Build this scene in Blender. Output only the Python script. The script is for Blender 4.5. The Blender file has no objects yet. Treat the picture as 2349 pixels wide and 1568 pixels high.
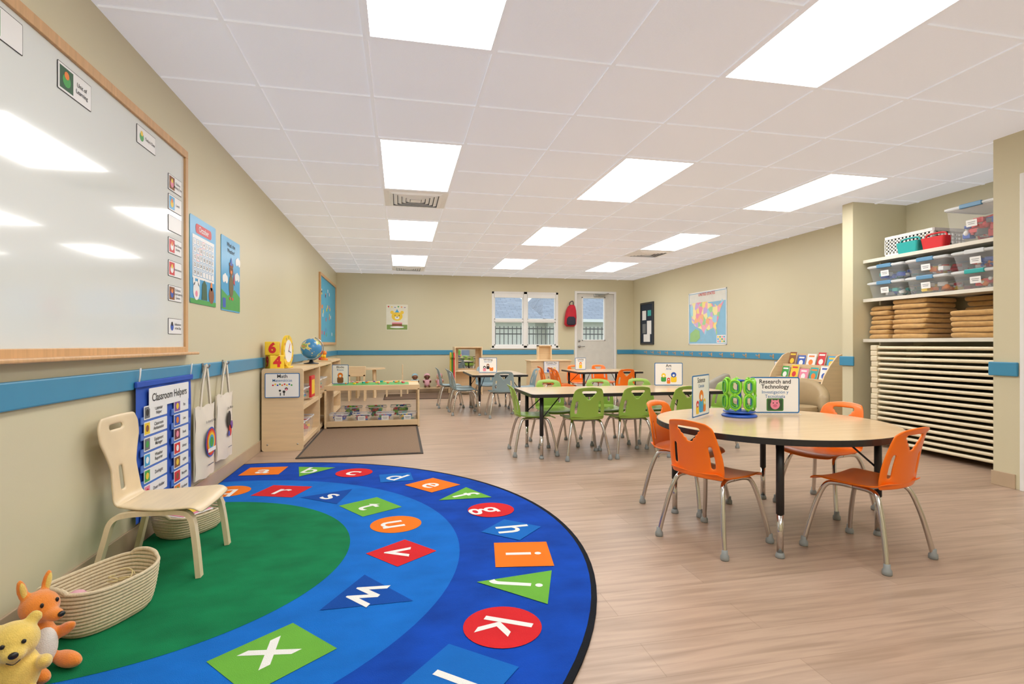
import bpy, bmesh, math, random
from mathutils import Matrix, Vector, noise
random.seed(7)
scene = bpy.context.scene
COL = scene.collection
pi = math.pi
# ------------------------------------------------------------------ materials
def hexc(h):
    h = h.lstrip('#')
    o = []
    for i in (0, 2, 4):
        c = int(h[i:i+2], 16)/255.0
        o.append(c/12.92 if c <= 0.04045 else ((c+0.055)/1.055)**2.4)
    return (o[0], o[1], o[2], 1.0)
MATS = {}
def mat(name, h, rough=0.5, metal=0.0, var=0.04, scale=(8, 8, 8), bump=0.0, bscale=60, emit=0.0, alpha=1.0, coat=0.0, spec=0.5, sheen=0.0, ecol=None):
    if name in MATS: return MATS[name]
    m = bpy.data.materials.new(name); m.use_nodes = True
    nt = m.node_tree; N = nt.nodes; L = nt.links
    b = N['Principled BSDF']
    c = hexc(h)
    tc = N.new('ShaderNodeTexCoord'); mp = N.new('ShaderNodeMapping')
    mp.inputs['Scale'].default_value = scale
    L.new(tc.outputs['Object'], mp.inputs['Vector'])
    nz = N.new('ShaderNodeTexNoise'); nz.inputs['Scale'].default_value = 1.0; nz.inputs['Detail'].default_value = 4
    L.new(mp.outputs['Vector'], nz.inputs['Vector'])
    mx = N.new('ShaderNodeMix'); mx.data_type = 'RGBA'
    mr = N.new('ShaderNodeMapRange'); mr.inputs['From Min'].default_value = 0.3; mr.inputs['From Max'].default_value = 0.7
    L.new(nz.outputs['Fac'], mr.inputs['Value'])
    L.new(mr.outputs['Result'], mx.inputs['Factor'])
    mx.inputs['A'].default_value = (c[0]*(1-var), c[1]*(1-var), c[2]*(1-var), 1)
    mx.inputs['B'].default_value = (min(1, c[0]*(1+var)), min(1, c[1]*(1+var)), min(1, c[2]*(1+var)), 1)
    L.new(mx.outputs['Result'], b.inputs['Base Color'])
    b.inputs['Roughness'].default_value = rough
    b.inputs['Metallic'].default_value = metal
    b.inputs['Specular IOR Level'].default_value = spec
    b.inputs['Coat Weight'].default_value = coat
    b.inputs['Alpha'].default_value = alpha
    b.inputs['Sheen Weight'].default_value = sheen
    if emit > 0:
        b.inputs['Emission Color'].default_value = ecol or c
        b.inputs['Emission Strength'].default_value = emit
    if bump > 0:
        n2 = N.new('ShaderNodeTexNoise'); n2.inputs['Scale'].default_value = bscale; n2.inputs['Detail'].default_value = 3
        L.new(tc.outputs['Object'], n2.inputs['Vector'])
        bp = N.new('ShaderNodeBump'); bp.inputs['Strength'].default_value = bump; bp.inputs['Distance'].default_value = 0.01
        L.new(n2.outputs['Fac'], bp.inputs['Height']); L.new(bp.outputs['Normal'], b.inputs['Normal'])
    MATS[name] = m
    return m
def floor_mat():
    m = bpy.data.materials.new('vinyl_plank'); m.use_nodes = True
    nt = m.node_tree; N = nt.nodes; L = nt.links; b = N['Principled BSDF']
    tc = N.new('ShaderNodeTexCoord')
    br = N.new('ShaderNodeTexBrick'); br.offset = 0.37
    br.inputs['Color1'].default_value = hexc('#B89E89'); br.inputs['Color2'].default_value = hexc('#AB917C')
    br.inputs['Mortar'].default_value = hexc('#9B826D')
    br.inputs['Scale'].default_value = 1; br.inputs['Mortar Size'].default_value = 0.0012
    br.inputs['Brick Width'].default_value = 1.22; br.inputs['Row Height'].default_value = 0.18
    L.new(tc.outputs['Object'], br.inputs['Vector'])
    mp = N.new('ShaderNodeMapping'); mp.inputs['Scale'].default_value = (1.4, 20, 1)
    L.new(tc.outputs['Object'], mp.inputs['Vector'])
    nz = N.new('ShaderNodeTexNoise'); nz.inputs['Scale'].default_value = 1.5; nz.inputs['Detail'].default_value = 8; nz.inputs['Distortion'].default_value = 0.7
    L.new(mp.outputs['Vector'], nz.inputs['Vector'])
    cr = N.new('ShaderNodeValToRGB')
    cr.color_ramp.elements[0].position = 0.30; cr.color_ramp.elements[0].color = (0.68, 0.65, 0.62, 1)
    cr.color_ramp.elements[1].position = 0.62; cr.color_ramp.elements[1].color = (1.08, 1.08, 1.08, 1)
    L.new(nz.outputs['Fac'], cr.inputs['Fac'])
    mx = N.new('ShaderNodeMix'); mx.data_type = 'RGBA'; mx.blend_type = 'MULTIPLY'; mx.inputs['Factor'].default_value = 0.8
    L.new(br.outputs['Color'], mx.inputs['A']); L.new(cr.outputs['Color'], mx.inputs['B'])
    L.new(mx.outputs['Result'], b.inputs['Base Color'])
    b.inputs['Roughness'].default_value = 0.34
    b.inputs['Specular IOR Level'].default_value = 0.45
    bp = N.new('ShaderNodeBump'); bp.inputs['Strength'].default_value = 0.08; bp.inputs['Distance'].default_value = 0.003
    L.new(nz.outputs['Fac'], bp.inputs['Height']); L.new(bp.outputs['Normal'], b.inputs['Normal'])
    return m
def cell_mat(name, cols, scale, rough=0.4):
    m = bpy.data.materials.new(name); m.use_nodes = True
    nt = m.node_tree; N = nt.nodes; L = nt.links; b = N['Principled BSDF']
    tc = N.new('ShaderNodeTexCoord'); v = N.new('ShaderNodeTexVoronoi'); v.inputs['Scale'].default_value = scale
    L.new(tc.outputs['Object'], v.inputs['Vector'])
    cr = N.new('ShaderNodeValToRGB'); cr.color_ramp.interpolation = 'CONSTANT'
    sp = N.new('ShaderNodeSeparateColor'); L.new(v.outputs['Color'], sp.inputs['Color'])
    L.new(sp.outputs['Red'], cr.inputs['Fac'])
    els = cr.color_ramp.elements
    while len(els) < len(cols): els.new(0.5)
    for i, c in enumerate(cols):
        els[i].position = i/len(cols); els[i].color = hexc(c)
    L.new(cr.outputs['Color'], b.inputs['Base Color']); b.inputs['Roughness'].default_value = rough
    return m
def globe_mat():
    m = bpy.data.materials.new('globe_map'); m.use_nodes = True
    nt = m.node_tree; N = nt.nodes; L = nt.links; b = N['Principled BSDF']
    tc = N.new('ShaderNodeTexCoord'); v = N.new('ShaderNodeTexNoise'); v.inputs['Scale'].default_value = 9; v.inputs['Detail'].default_value = 5
    L.new(tc.outputs['Object'], v.inputs['Vector'])
    cr = N.new('ShaderNodeValToRGB'); cr.color_ramp.interpolation = 'CONSTANT'
    els = cr.color_ramp.elements; els.new(0.5); els.new(.6)
    for i, (p, c) in enumerate([(0, '#3E88C2'), (0.52, '#E9D98F'), (0.57, '#8DBB6B'), (0.63, '#D98A55')]):
        els[i].position = p; els[i].color = hexc(c)
    L.new(v.outputs['Fac'], cr.inputs['Fac']); L.new(cr.outputs['Color'], b.inputs['Base Color']); b.inputs['Roughness'].default_value = 0.25
    return m

WALL = mat('wall_paint', '#D5CDAC', 0.42, var=0.015, scale=(1, 1, 1), bump=0.03, bscale=180)
CEIL = mat('ceiling_tile_glow', '#E4E3E5', 0.9, var=0.02, scale=(1.6, 1.6, 1), bump=0.12, bscale=260, emit=0.25, ecol=(.95, .97, 1.04, 1))  # tiles given a faint even glow as fill light; they are no lamp
TBAR = mat('ceiling_bar_glow', '#E8E7E8', 0.5, emit=0.23, ecol=(.95, .97, 1.04, 1))  # bars self-lit too, brightness put into the material in place of bounced light
BASE = mat('vinyl_base', '#BCA588', 0.45)
BLUE = mat('blue_trim', '#3F8FB5', 0.35, var=0.02)
WHITE = mat('white_paint', '#EEEEEC', 0.4, var=0.01)
WOOD = mat('birch_wood', '#E6CAA0', 0.38, var=0.06, scale=(3, 3, 40))
WOODH = mat('birch_wood_flat', '#E3C69B', 0.38, var=0.06, scale=(3, 40, 3))
OAK = mat('oak_frame', '#D3A673', 0.4, var=0.12, scale=(60, 3, 60))
PLY = mat('bent_plywood', '#E4CFA9', 0.35, var=0.06, scale=(6, 40, 6))
TOP = mat('maple_laminate', '#D9B98D', 0.22, var=0.05, scale=(3, 30, 3), coat=0.25)
BLACK = mat('black_edge', '#1F1F21', 0.4)
DARK = mat('dark_gap', '#6B6966', 0.7)
CHROME = mat('chrome', '#CFCBC6', 0.14, metal=1.0, var=0.02)
STEEL = mat('brushed_steel', '#A9A9A8', 0.35, metal=1.0)
GLIDE = mat('grey_glide', '#8E9392', 0.5)
ORANGE = mat('orange_plastic', '#FF760A', 0.33, var=0.02, bump=0.05, bscale=300)
GREEN = mat('green_plastic', '#93B84A', 0.35, var=0.02, bump=0.05, bscale=300)
GREYBL = mat('slate_plastic', '#8CA3AA', 0.38, var=0.02)
BOARD = mat('whiteboard_enamel', '#E2E7E3', 0.09, var=0.0, coat=0.3, spec=0.6)
PAPER = mat('white_paper', '#F4F4F2', 0.35, var=0.01)
INK = mat('black_ink', '#222226', 0.5)
GREYINK = mat('grey_ink', '#6d7175', 0.5)
SIGNB = mat('sign_blue', '#1D6FB0', 0.35)
SKYB = mat('poster_blue', '#3AA6DB', 0.3, var=0.05)
POCKET = mat('royal_fabric', '#1E4FB4', 0.7, var=0.08, bump=0.1, bscale=400)
POCKET2 = mat('pocket_vinyl', '#4A76CC', 0.2, var=0.03)
CANVAS = mat('canvas', '#E9DFCB', 0.85, var=0.04, bump=0.2, bscale=500)
RED = mat('toy_red', '#D7262B', 0.4); YEL = mat('toy_yellow', '#F6CE2D', 0.4); BLU = mat('toy_blue', '#2455B8', 0.4)
GRN = mat('toy_green', '#3FA447', 0.4); ORG = mat('toy_orange', '#F08122', 0.4); PNK = mat('toy_pink', '#EE8CA6', 0.5)
TEAL = mat('toy_teal', '#23A9A6', 0.35); BRN = mat('toy_brown', '#8A5530', 0.6); PUR = mat('toy_purple', '#7E4F9E', 0.5)
CLEAR = mat('clear_plastic', '#F2F6F8', 0.10, alpha=0.15, spec=0.6)
LIDW = mat('frosted_lid', '#EEF1F3', 0.3, alpha=0.7)
LIDB = mat('lid_handle_blue', '#5C8FB5', 0.4)
GLASS = mat('window_glass', '#E8F2F5', 0.02, alpha=0.06, spec=0.5)
MELA = mat('shelf_melamine', '#E2DCCD', 0.4)
COT = mat('cot_cream', '#E6D9B9', 0.4)
COTF = mat('cot_mesh', '#A89C80', 0.7)
BLANK = mat('tan_fleece', '#D2A564', 0.95, var=0.1, scale=(30, 30, 30), bump=0.5, bscale=250, sheen=0.3)
ROPE = mat('cotton_rope', '#DDCBA8', 0.85, var=0.08, scale=(160, 160, 30), bump=0.4, bscale=400)
RUGB = mat('brown_mat', '#866D56', 0.95, var=0.2, scale=(120, 120, 5), bump=0.5, bscale=300)
def carpet(n, h, v=0.10): return mat(n, h, 0.95, var=v, scale=(5, 7, 5), bump=0.5, bscale=350, spec=0.15)
C_DB = carpet('carpet_royal', '#0A42A8', .22); C_MB = carpet('carpet_azure', '#116AC6'); C_GR = carpet('carpet_green', '#0F7848', .20)
C_OR = carpet('carpet_orange', '#EE7820', .04); C_RD = carpet('carpet_red', '#D2262B', .06); C_LG = carpet('carpet_lime', '#6AAE3E', .05)
C_LB = carpet('carpet_steelblue', '#1466BC', .06); C_NV = carpet('carpet_navy', '#0D48A0', .08); C_WH = carpet('carpet_white', '#EDEDE8', .02); C_BK = carpet('carpet_black', '#15181f')
EMIT = mat('light_diffuser', '#FFFEFC', 0.5, var=0.0, emit=9.6)
SOFTG = mat('grey_vinyl', '#9C988C', 0.5); SOFTB = mat('taupe_vinyl', '#B59E78', 0.5)
LIME = mat('lime_plastic', '#86D62E', .3)
# ------------------------------------------------------------------ mesh builder
def fr(o, ux, uy):
    ux = Vector(ux).normalized(); uy = Vector(uy).normalized(); n = ux.cross(uy)
    M = Matrix.Identity(4)
    for i in range(3):
        M[i][0] = ux[i]; M[i][1] = uy[i]; M[i][2] = n[i]; M[i][3] = o[i]
    return M
def FL(y, z, x=-1.259): return fr((x, y, z), (0, 1, 0), (0, 0, 1))
def FR(y, z, x=5.099): return fr((x, y, z), (0, -1, 0), (0, 0, 1))
def FB(x, z, y=11.099): return fr((x, y, z), (1, 0, 0), (0, 0, 1))
TXT = {}
def text_geo(s, size, bold, align='CENTER'):
    k = (s, bold, align)
    if k not in TXT:
        cu = bpy.data.curves.new('t', 'FONT'); cu.body = s; cu.size = 1.0; cu.align_x = align; cu.align_y = 'CENTER'
        cu.resolution_u = 3; cu.offset = bold
        ob = bpy.data.objects.new('t', cu); COL.objects.link(ob)
        bpy.context.view_layer.update()
        dg = bpy.context.evaluated_depsgraph_get()
        ev = ob.evaluated_get(dg); me = ev.to_mesh()
        TXT[k] = ([tuple(v.co) for v in me.vertices], [tuple(p.vertices) for p in me.polygons])
        ev.to_mesh_clear()
        bpy.data.objects.remove(ob); bpy.data.curves.remove(cu)
    vs, fs = TXT[k]
    return [(v[0]*size, v[1]*size, 0) for v in vs], fs
def rrect(w, h, r, cx=0, cy=0, n=5):
    pts = []
    for (sx, sy, a0) in ((1, 1, 0), (-1, 1, 90), (-1, -1, 180), (1, -1, 270)):
        for i in range(n+1):
            a = math.radians(a0+90*i/n)
            pts.append((cx+sx*(w/2-r)+r*math.cos(a), cy+sy*(h/2-r)+r*math.sin(a)))
    return pts
def circ(r, cx=0, cy=0, n=28, ry=None):
    ry = r if ry is None else ry
    return [(cx+r*math.cos(2*pi*i/n), cy+ry*math.sin(2*pi*i/n)) for i in range(n)]
def smooth_path(P, n=6):
    P = [Vector(p) for p in P]; out = []
    for i in range(len(P)-1):
        p0 = P[max(i-1, 0)]; p1 = P[i]; p2 = P[i+1]; p3 = P[min(i+2, len(P)-1)]
        for k in range(n):
            t = k/n
            out.append(0.5*((2*p1)+(p2-p0)*t+(2*p0-5*p1+4*p2-p3)*t*t+(3*p1-p0-3*p2+p3)*t**3))
    out.append(P[-1]); return out
class MB:
    def __init__(s):
        s.v = []; s.f = []; s.m = []; s.sm = []; s.mats = []; s.M = Matrix.Identity(4)
    def mi(s, m):
        if m not in s.mats: s.mats.append(m)
        return s.mats.index(m)
    def add(s, vs, fs, m, smooth=False):
        o = len(s.v); i = s.mi(m)
        s.v += [tuple(s.M @ Vector(v)) for v in vs]
        for f in fs:
            s.f.append([o+a for a in f]); s.m.append(i); s.sm.append(smooth)
        return s
    def bm(s, b, m, smooth=False):
        b.verts.index_update()
        s.add([v.co[:] for v in b.verts], [[v.index for v in f.verts] for f in b.faces], m, smooth); b.free(); return s
    def box(s, a, b, m, bev=0.0, seg=2):
        a = Vector(a); b = Vector(b); c = (a+b)/2; d = b-a
        B = bmesh.new(); bmesh.ops.create_cube(B, size=1.0)
        for v in B.verts: v.co = Vector((c[i]+v.co[i]*d[i] for i in range(3)))
        if bev > 0:
            bmesh.ops.bevel(B, geom=list(B.edges), offset=min(bev, min(abs(x) for x in d)*0.49), segments=seg, profile=0.5, affect='EDGES')
        return s.bm(B, m, smooth=bev > 0 and seg > 2)
    def tube(s, P, r, m, seg=10, closed=False, caps=True, sx=1.0):
        P = [Vector(p) for p in P]; n = len(P)
        rr = r if isinstance(r, (list, tuple)) else [r]*n
        vs = []; N = None
        for i in range(n):
            if closed: t = (P[(i+1) % n]-P[i-1]).normalized()
            else: t = (P[min(i+1, n-1)]-P[max(i-1, 0)]).normalized()
            if N is None:
                a = Vector((0, 0, 1)) if abs(t.z) < 0.9 else Vector((1, 0, 0))
                N = t.cross(a).normalized()
            else:
                N = (N-t*N.dot(t)).normalized()
            Bn = t.cross(N)
            for k in range(seg):
                an = 2*pi*k/seg
                vs.append(P[i]+(N*math.cos(an)*sx+Bn*math.sin(an))*rr[i])
        fs = []
        R = n if closed else n-1
        for i in range(R):
            for k in range(seg):
                a = i*seg+k; b = i*seg+(k+1) % seg; c = ((i+1) % n)*seg+(k+1) % seg; d = ((i+1) % n)*seg+k
                fs.append((a, d, c, b)[::-1])
        if caps and not closed:
            fs.append(list(range(seg))[::-1]); fs.append([(n-1)*seg+k for k in range(seg)])
        return s.add(vs, fs, m, True)
    def cyl(s, p0, p1, r, m, seg=18, r2=None):
        return s.tube([p0, p1], [r, r if r2 is None else r2], m, seg)
    def ribbon(s, P, side, w, t, m):
        P = [Vector(p) for p in P]; S = Vector(side).normalized(); vs = []; n = len(P)
        for i in range(n):
            T = (P[min(i+1, n-1)]-P[max(i-1, 0)]).normalized(); Nn = S.cross(T).normalized()
            for a, b in ((-1, -1), (1, -1), (1, 1), (-1, 1)):
                vs.append(P[i]+S*a*w/2+Nn*b*t/2)
        fs = [(0, 1, 2, 3), tuple((n-1)*4+k for k in (3, 2, 1, 0))]
        for i in range(n-1):
            for k in range(4):
                fs.append((i*4+k, (i+1)*4+k, (i+1)*4+(k+1) % 4, i*4+(k+1) % 4))
        return s.add(vs, fs, m, False)
    def loft(s, rings, m, smooth=True, cap0=True, cap1=True):
        n = len(rings[0]); vs = [p for r in rings for p in r]; fs = []
        for i in range(len(rings)-1):
            for k in range(n):
                fs.append((i*n+k, i*n+(k+1) % n, (i+1)*n+(k+1) % n, (i+1)*n+k))
        if cap0: fs.append(list(range(n))[::-1])
        if cap1: fs.append([(len(rings)-1)*n+k for k in range(n)])
        return s.add(vs, fs, m, smooth)
    def lathe(s, prof, m, seg=28, c=(0, 0, 0), sm=True):
        return s.loft([[(c[0]+r*math.cos(2*pi*k/seg), c[1]+r*math.sin(2*pi*k/seg), c[2]+z) for k in range(seg)] for r, z in prof], m, sm)
    def ell(s, c, r, m, seg=18, rings=12, R=None):
        if not hasattr(r, '__len__'): r = (r, r, r)
        rr = []
        for i in range(1, rings):
            th = pi*i/rings
            rr.append([(r[0]*math.sin(th)*math.cos(2*pi*k/seg), r[1]*math.sin(th)*math.sin(2*pi*k/seg), -r[2]*math.cos(th)) for k in range(seg)])
        o = [p for q in rr for p in q]+[(0, 0, -r[2]), (0, 0, r[2])]
        if R is not None: o = [R @ Vector(p) for p in o]
        o = [(p[0]+c[0], p[1]+c[1], p[2]+c[2]) for p in o]
        fs = []
        for i in range(rings-2):
            for k in range(seg): fs.append((i*seg+k, i*seg+(k+1) % seg, (i+1)*seg+(k+1) % seg, (i+1)*seg+k))
        b = len(o)-2
        for k in range(seg):
            fs.append((b, (k+1) % seg, k)); fs.append((b+1, (rings-2)*seg+k, (rings-2)*seg+(k+1) % seg))
        return s.add(o, fs, m, True)
    def prism(s, pts, z0, z1, m, side=None, smooth=False):
        n = len(pts)
        vs = [(p[0], p[1], z0) for p in pts]+[(p[0], p[1], z1) for p in pts]
        s.add(vs, [list(range(n))[::-1], list(range(n, 2*n))], m)
        s.add(vs, [(k, (k+1) % n, n+(k+1) % n, n+k) for k in range(n)], side or m, smooth)
        return s
    def flat(s, pts, z, m): return s.add([(p[0], p[1], z) for p in pts], [list(range(len(pts)))], m)
    def rect(s, x0, y0, x1, y1, z, m): return s.flat([(x0, y0), (x1, y0), (x1, y1), (x0, y1)], z, m)
    def text(s, t, x, y, size, m, z=0.002, bold=0.01, align='CENTER', rot=0.0, sx=1.0):
        vs, fs = text_geo(t, size, bold, align); c = math.cos(rot); q = math.sin(rot)
        return s.add([(x+(v[0]*sx)*c-v[1]*q, y+(v[0]*sx)*q+v[1]*c, z) for v in vs], fs, m)
    def mesh(s, name):
        me = bpy.data.meshes.new(name); me.from_pydata(s.v, [], s.f)
        for m in s.mats: me.materials.append(m)
        me.polygons.foreach_set('material_index', s.m); me.polygons.foreach_set('use_smooth', s.sm)
        me.update(); return me
def setp(o, label, cat, group=None, kind=None):
    o['label'] = label; o['category'] = cat
    if group: o['group'] = group
    if kind: o['kind'] = kind
def xf(loc=(0, 0, 0), rz=0.0): return Matrix.Translation(loc) @ Matrix.Rotation(math.radians(rz), 4, 'Z')
def thing(name, label, cat, loc=(0, 0, 0), rz=0, group=None, M=None):
    o = bpy.data.objects.new(name, None); o.empty_display_size = 0.1; COL.objects.link(o)
    o.matrix_world = M if M is not None else xf(loc, rz); setp(o, label, cat, group); return o
def part(mb, name, parent, label=None, loc=None):
    o = bpy.data.objects.new(name, mb.mesh(name)); COL.objects.link(o); o.parent = parent
    if loc: o.location = loc
    if label: o['label'] = label
    return o
def single(mb, name, label, cat, loc=(0, 0, 0), rz=0, group=None, M=None, kind=None):
    o = bpy.data.objects.new(name, mb.mesh(name)); COL.objects.link(o)
    o.matrix_world = M if M is not None else xf(loc, rz); setp(o, label, cat, group, kind); return o
def struct(mb, name, parent=None):
    o = bpy.data.objects.new(name, mb.mesh(name)); COL.objects.link(o)
    if parent: o.parent = parent
    else: o['kind'] = 'structure'
    return o
def clone(src, loc, rz=0, label=None, group=None, parent=None):
    o = src.copy(); COL.objects.link(o)
    if parent is None:
        o.matrix_world = xf(loc, rz)
        if label: o['label'] = label
        if group: o['group'] = group
    else: o.parent = parent
    for c in src.children: clone(c, None, parent=o)
    return o
def mod(o, t, **k):
    m = o.modifiers.new(t.lower(), t)
    for a, b in k.items(): setattr(m, a, b)
    return m
XL, XR, YB, H = -1.26, 5.10, 11.10, 2.40
# ------------------------------------------------------------------ shell
m = MB(); m.box((-1.5, -1.7, -0.05), (5.3, 11.3, 0), floor_mat()); struct(m, 'floor')
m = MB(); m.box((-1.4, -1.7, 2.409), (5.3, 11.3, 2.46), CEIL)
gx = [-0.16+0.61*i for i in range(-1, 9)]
lights = {0: (-2, -1, 0, 1, 2), 3: (-2, -1, 0, 1, 2), 6: (0, 1, 2)}  # panels behind the camera in the first two columns are unseen, added for illumination
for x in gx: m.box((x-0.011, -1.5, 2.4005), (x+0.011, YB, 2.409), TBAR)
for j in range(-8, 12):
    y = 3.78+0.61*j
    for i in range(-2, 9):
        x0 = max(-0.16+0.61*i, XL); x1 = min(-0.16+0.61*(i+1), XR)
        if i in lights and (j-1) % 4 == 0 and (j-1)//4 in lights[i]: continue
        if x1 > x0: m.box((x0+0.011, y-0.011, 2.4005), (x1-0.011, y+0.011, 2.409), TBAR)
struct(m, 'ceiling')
m = MB(); m.box((XL-0.1, -1.6, 0), (XL, YB+0.1, H+0.02), WALL); struct(m, 'wall_left')
m = MB(); m.box((XR, 2.9, 0), (XR+0.1, YB+0.1, H+0.02), WALL); struct(m, 'wall_right')
m = MB(); m.box((4.45, 4.53, 0), (XR, 4.66, H+0.02), WALL); struct(m, 'wall_partition')
m = MB(); m.box((4.07, -1.5, 0), (XR+0.1, 2.96, H+0.02), WALL); struct(m, 'wall_near')
m = MB(); m.box((XL, -1.6, 0), (XR, -1.5, H+0.02), WALL); struct(m, 'wall_front')
m = MB()
Y0, Y1 = YB, YB+0.14
for a, b in (((XL, 0), (1.89, H+.02)), ((1.89, 0), (3.35, 0.905)), ((1.89, 2.10), (3.35, H+.02)), ((3.35, 0), (3.722, H+.02)), ((3.722, 2.14), (4.687, H+.02)), ((4.687, 0), (XR, H+.02))):
    m.box((a[0], Y0, a[1]), (b[0], Y1, b[1]), WALL)
struct(m, 'wall_back')
def bb(name, a, b):
    m = MB(); m.box((a[0], a[1], 0), (b[0], b[1], 0.10), BASE, 0.003); struct(m, name)
bb('baseboard_left', (XL, -1.5), (XL+0.009, YB)); bb('baseboard_back', (XL+0.009, YB-0.009), (3.72, YB)); bb('baseboard_right', (XR-0.009, 4.66), (XR, YB-0.009))
bb('baseboard_corner', (4.69, YB-0.009), (XR-.009, YB)); bb('baseboard_near', (4.061, 2.82), (4.07, 2.969)); bb('baseboard_partition', (4.441, 4.53), (4.45, 4.66)); bb('baseboard_alcove', (XR-.009, 2.97), (XR, 4.53))
bb('baseboard_stub', (4.45, 4.521), (XR-.009, 4.53))
def tr(name, a, b):
    m = MB(); m.box((a[0], a[1], 0.762), (b[0], b[1], 0.857), BLUE, 0.006, 2); struct(m, name)
tr('trim_1', (XL, -1.5), (XL+0.02, YB)); tr('trim_2', (XL+0.02, YB-0.02), (3.70, YB)); tr('trim_3', (4.71, YB-0.02), (XR, YB)); tr('trim_4', (XR-0.02, 4.66), (XR, YB-0.02))
tr('trim_5', (4.43, 4.51), (4.45, 4.68)); tr('trim_6', (4.05, 2.80), (4.07, 2.98))
# window
W = bpy.data.objects.new('window_1', None); COL.objects.link(W); W['kind'] = 'structure'; W.location = (1.89, YB, 0.9)
m = MB(); w, h = 1.46, 1.2
for a, b in (((0, 0, 0), (0.05, .1, h)), ((w-0.05, 0, 0), (w, .1, h)), ((0, 0, h-0.05), (w, .1, h)), ((0, 0, 0), (w, .1, 0.05)), ((w/2-0.04, 0, 0), (w/2+0.04, .1, h))):
    m.box(a, b, WHITE, 0.004)
m.box((-0.03, -0.03, -0.02), (w+0.03, 0.06, 0.005), WHITE, 0.004)
for x0, x1 in ((0.05, w/2-0.04), (w/2+0.04, w-0.05)):
    m.box((x0, 0.02, 0.56), (x1, 0.07, 0.61), WHITE, 0.004)
    for z0 in (0.05, 0.6):
        z1 = z0+0.52
        m.box((x0, .03, z0), (x0+0.025, .07, z1), WHITE); m.box((x1-0.025, .03, z0), (x1, .07, z1), WHITE)
        m.box((x0, .03, z0), (x1, .07, z0+.025), WHITE); m.box((x0, .03, z1-.025), (x1, .07, z1), WHITE)
struct(m, 'window_frame', W)
m = MB(); m.box((0.06, .05, .06), (w/2-.05, .054, h-.06), GLASS); m.box((w/2+.05, .05, .06), (w-.06, .054, h-.06), GLASS); struct(m, 'window_pane', W)
m = MB(); m.box((0.055, .0, h-.13), (w/2-.045, .028, h-.05), PAPER, 0.004); m.box((w/2+.045, .0, h-.13), (w-.055, .028, h-.05), PAPER, 0.004); struct(m, 'window_blind', W)
# door
D = bpy.data.objects.new('door_1', None); COL.objects.link(D); D['kind'] = 'structure'; D.location = (3.722, YB, 0)
m = MB(); dw, dh = 0.965, 2.14
for a, b in (((0, -.02, 0), (.05, .12, dh)), ((dw-.05, -.02, 0), (dw, .12, dh)), ((.05, -.02, dh-.05), (dw-.05, .12, dh))): m.box(a, b, WHITE, 0.004)
struct(m, 'door_frame', D)
m = MB(); lf = mat('door_paint', '#DAD9D2', 0.4)
g0, g1, gz0, gz1 = 0.17, 0.72, 1.05, 2.02
for a, b in (((.053, .02, .01), (g0, .065, 2.085)), ((g1, .02, .01), (dw-.053, .065, 2.085)), ((g0, .02, .01), (g1, .065, gz0)), ((g0, .02, gz1), (g1, .065, 2.085))): m.box(a, b, lf)
for a, b in (((g0, .01, gz0), (g0+.03, .07, gz1)), ((g1-.03, .01, gz0), (g1, .07, gz1)), ((g0, .01, gz0), (g1, .07, gz0+.03)), ((g0, .01, gz1-.03), (g1, .07, gz1))): m.box(a, b, WHITE, .004)
struct(m, 'door_leaf', D)
m = MB(); m.box((g0+.02, .04, gz0+.02), (g1-.02, .046, gz1-.02), GLASS); struct(m, 'door_glass', D)
m = MB(); m.cyl((.11, .02, .93), (.11, -.03, .93), .025, STEEL); m.tube([(.11, -.04, .93), (.16, -.045, .93), (.22, -.045, .93)], .009, STEEL); m.cyl((.11, .02, 1.05), (.11, .0, 1.05), .025, STEEL); struct(m, 'door_handle', D)
m = MB(); m.box((.45, -.03, 2.02), (.70, .02, 2.075), STEEL, .006); m.tube([(.55, -.03, 2.05), (.6, -.16, 2.06), (.78, -.03, 2.10)], .008, STEEL); struct(m, 'door_closer', D)
D2 = bpy.data.objects.new('door_2', None); COL.objects.link(D2); D2['kind'] = 'structure'; D2.location = (4.07, 1.8, 0)
m = MB()
m.box((-.02, .93, 0), (.0, .985, 2.12), WHITE, .004); m.box((-.02, 0, 0), (.0, .055, 2.12), WHITE, .004); m.box((-.02, .055, 2.065), (0, .93, 2.12), WHITE, .004); struct(m, 'door_frame', D2)
m = MB(); m.box((-.012, .055, .01), (-.002, .93, 2.065), lf); struct(m, 'door_leaf', D2)
# ------------------------------------------------------------------ exterior
m = MB(); m.box((-8, 11.4, -.25), (16, 40, -.15), mat('lawn', '#7C9060', .9, var=.2, scale=(3, 3, 3))); single(m, 'lawn', 'green lawn outside the classroom window', 'grass')
m = MB()
SH = bpy.data.materials.new('shingles'); SH.use_nodes = True; N = SH.node_tree.nodes; Lk = SH.node_tree.links
tc = N.new('ShaderNodeTexCoord'); br = N.new('ShaderNodeTexBrick'); br.inputs['Color1'].default_value = hexc('#8F9AA8'); br.inputs['Color2'].default_value = hexc('#7C8896'); br.inputs['Mortar'].default_value = hexc('#67717C')
br.inputs['Scale'].default_value = 1; br.inputs['Brick Width'].default_value = .4; br.inputs['Row Height'].default_value = .16; br.inputs['Mortar Size'].default_value = .012
Lk.new(tc.outputs['Object'], br.inputs['Vector']); Lk.new(br.outputs['Color'], N['Principled BSDF'].inputs['Base Color']); N['Principled BSDF'].inputs['Roughness'].default_value = .9
SID = mat('siding', '#DCD9D0', .7)
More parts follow.
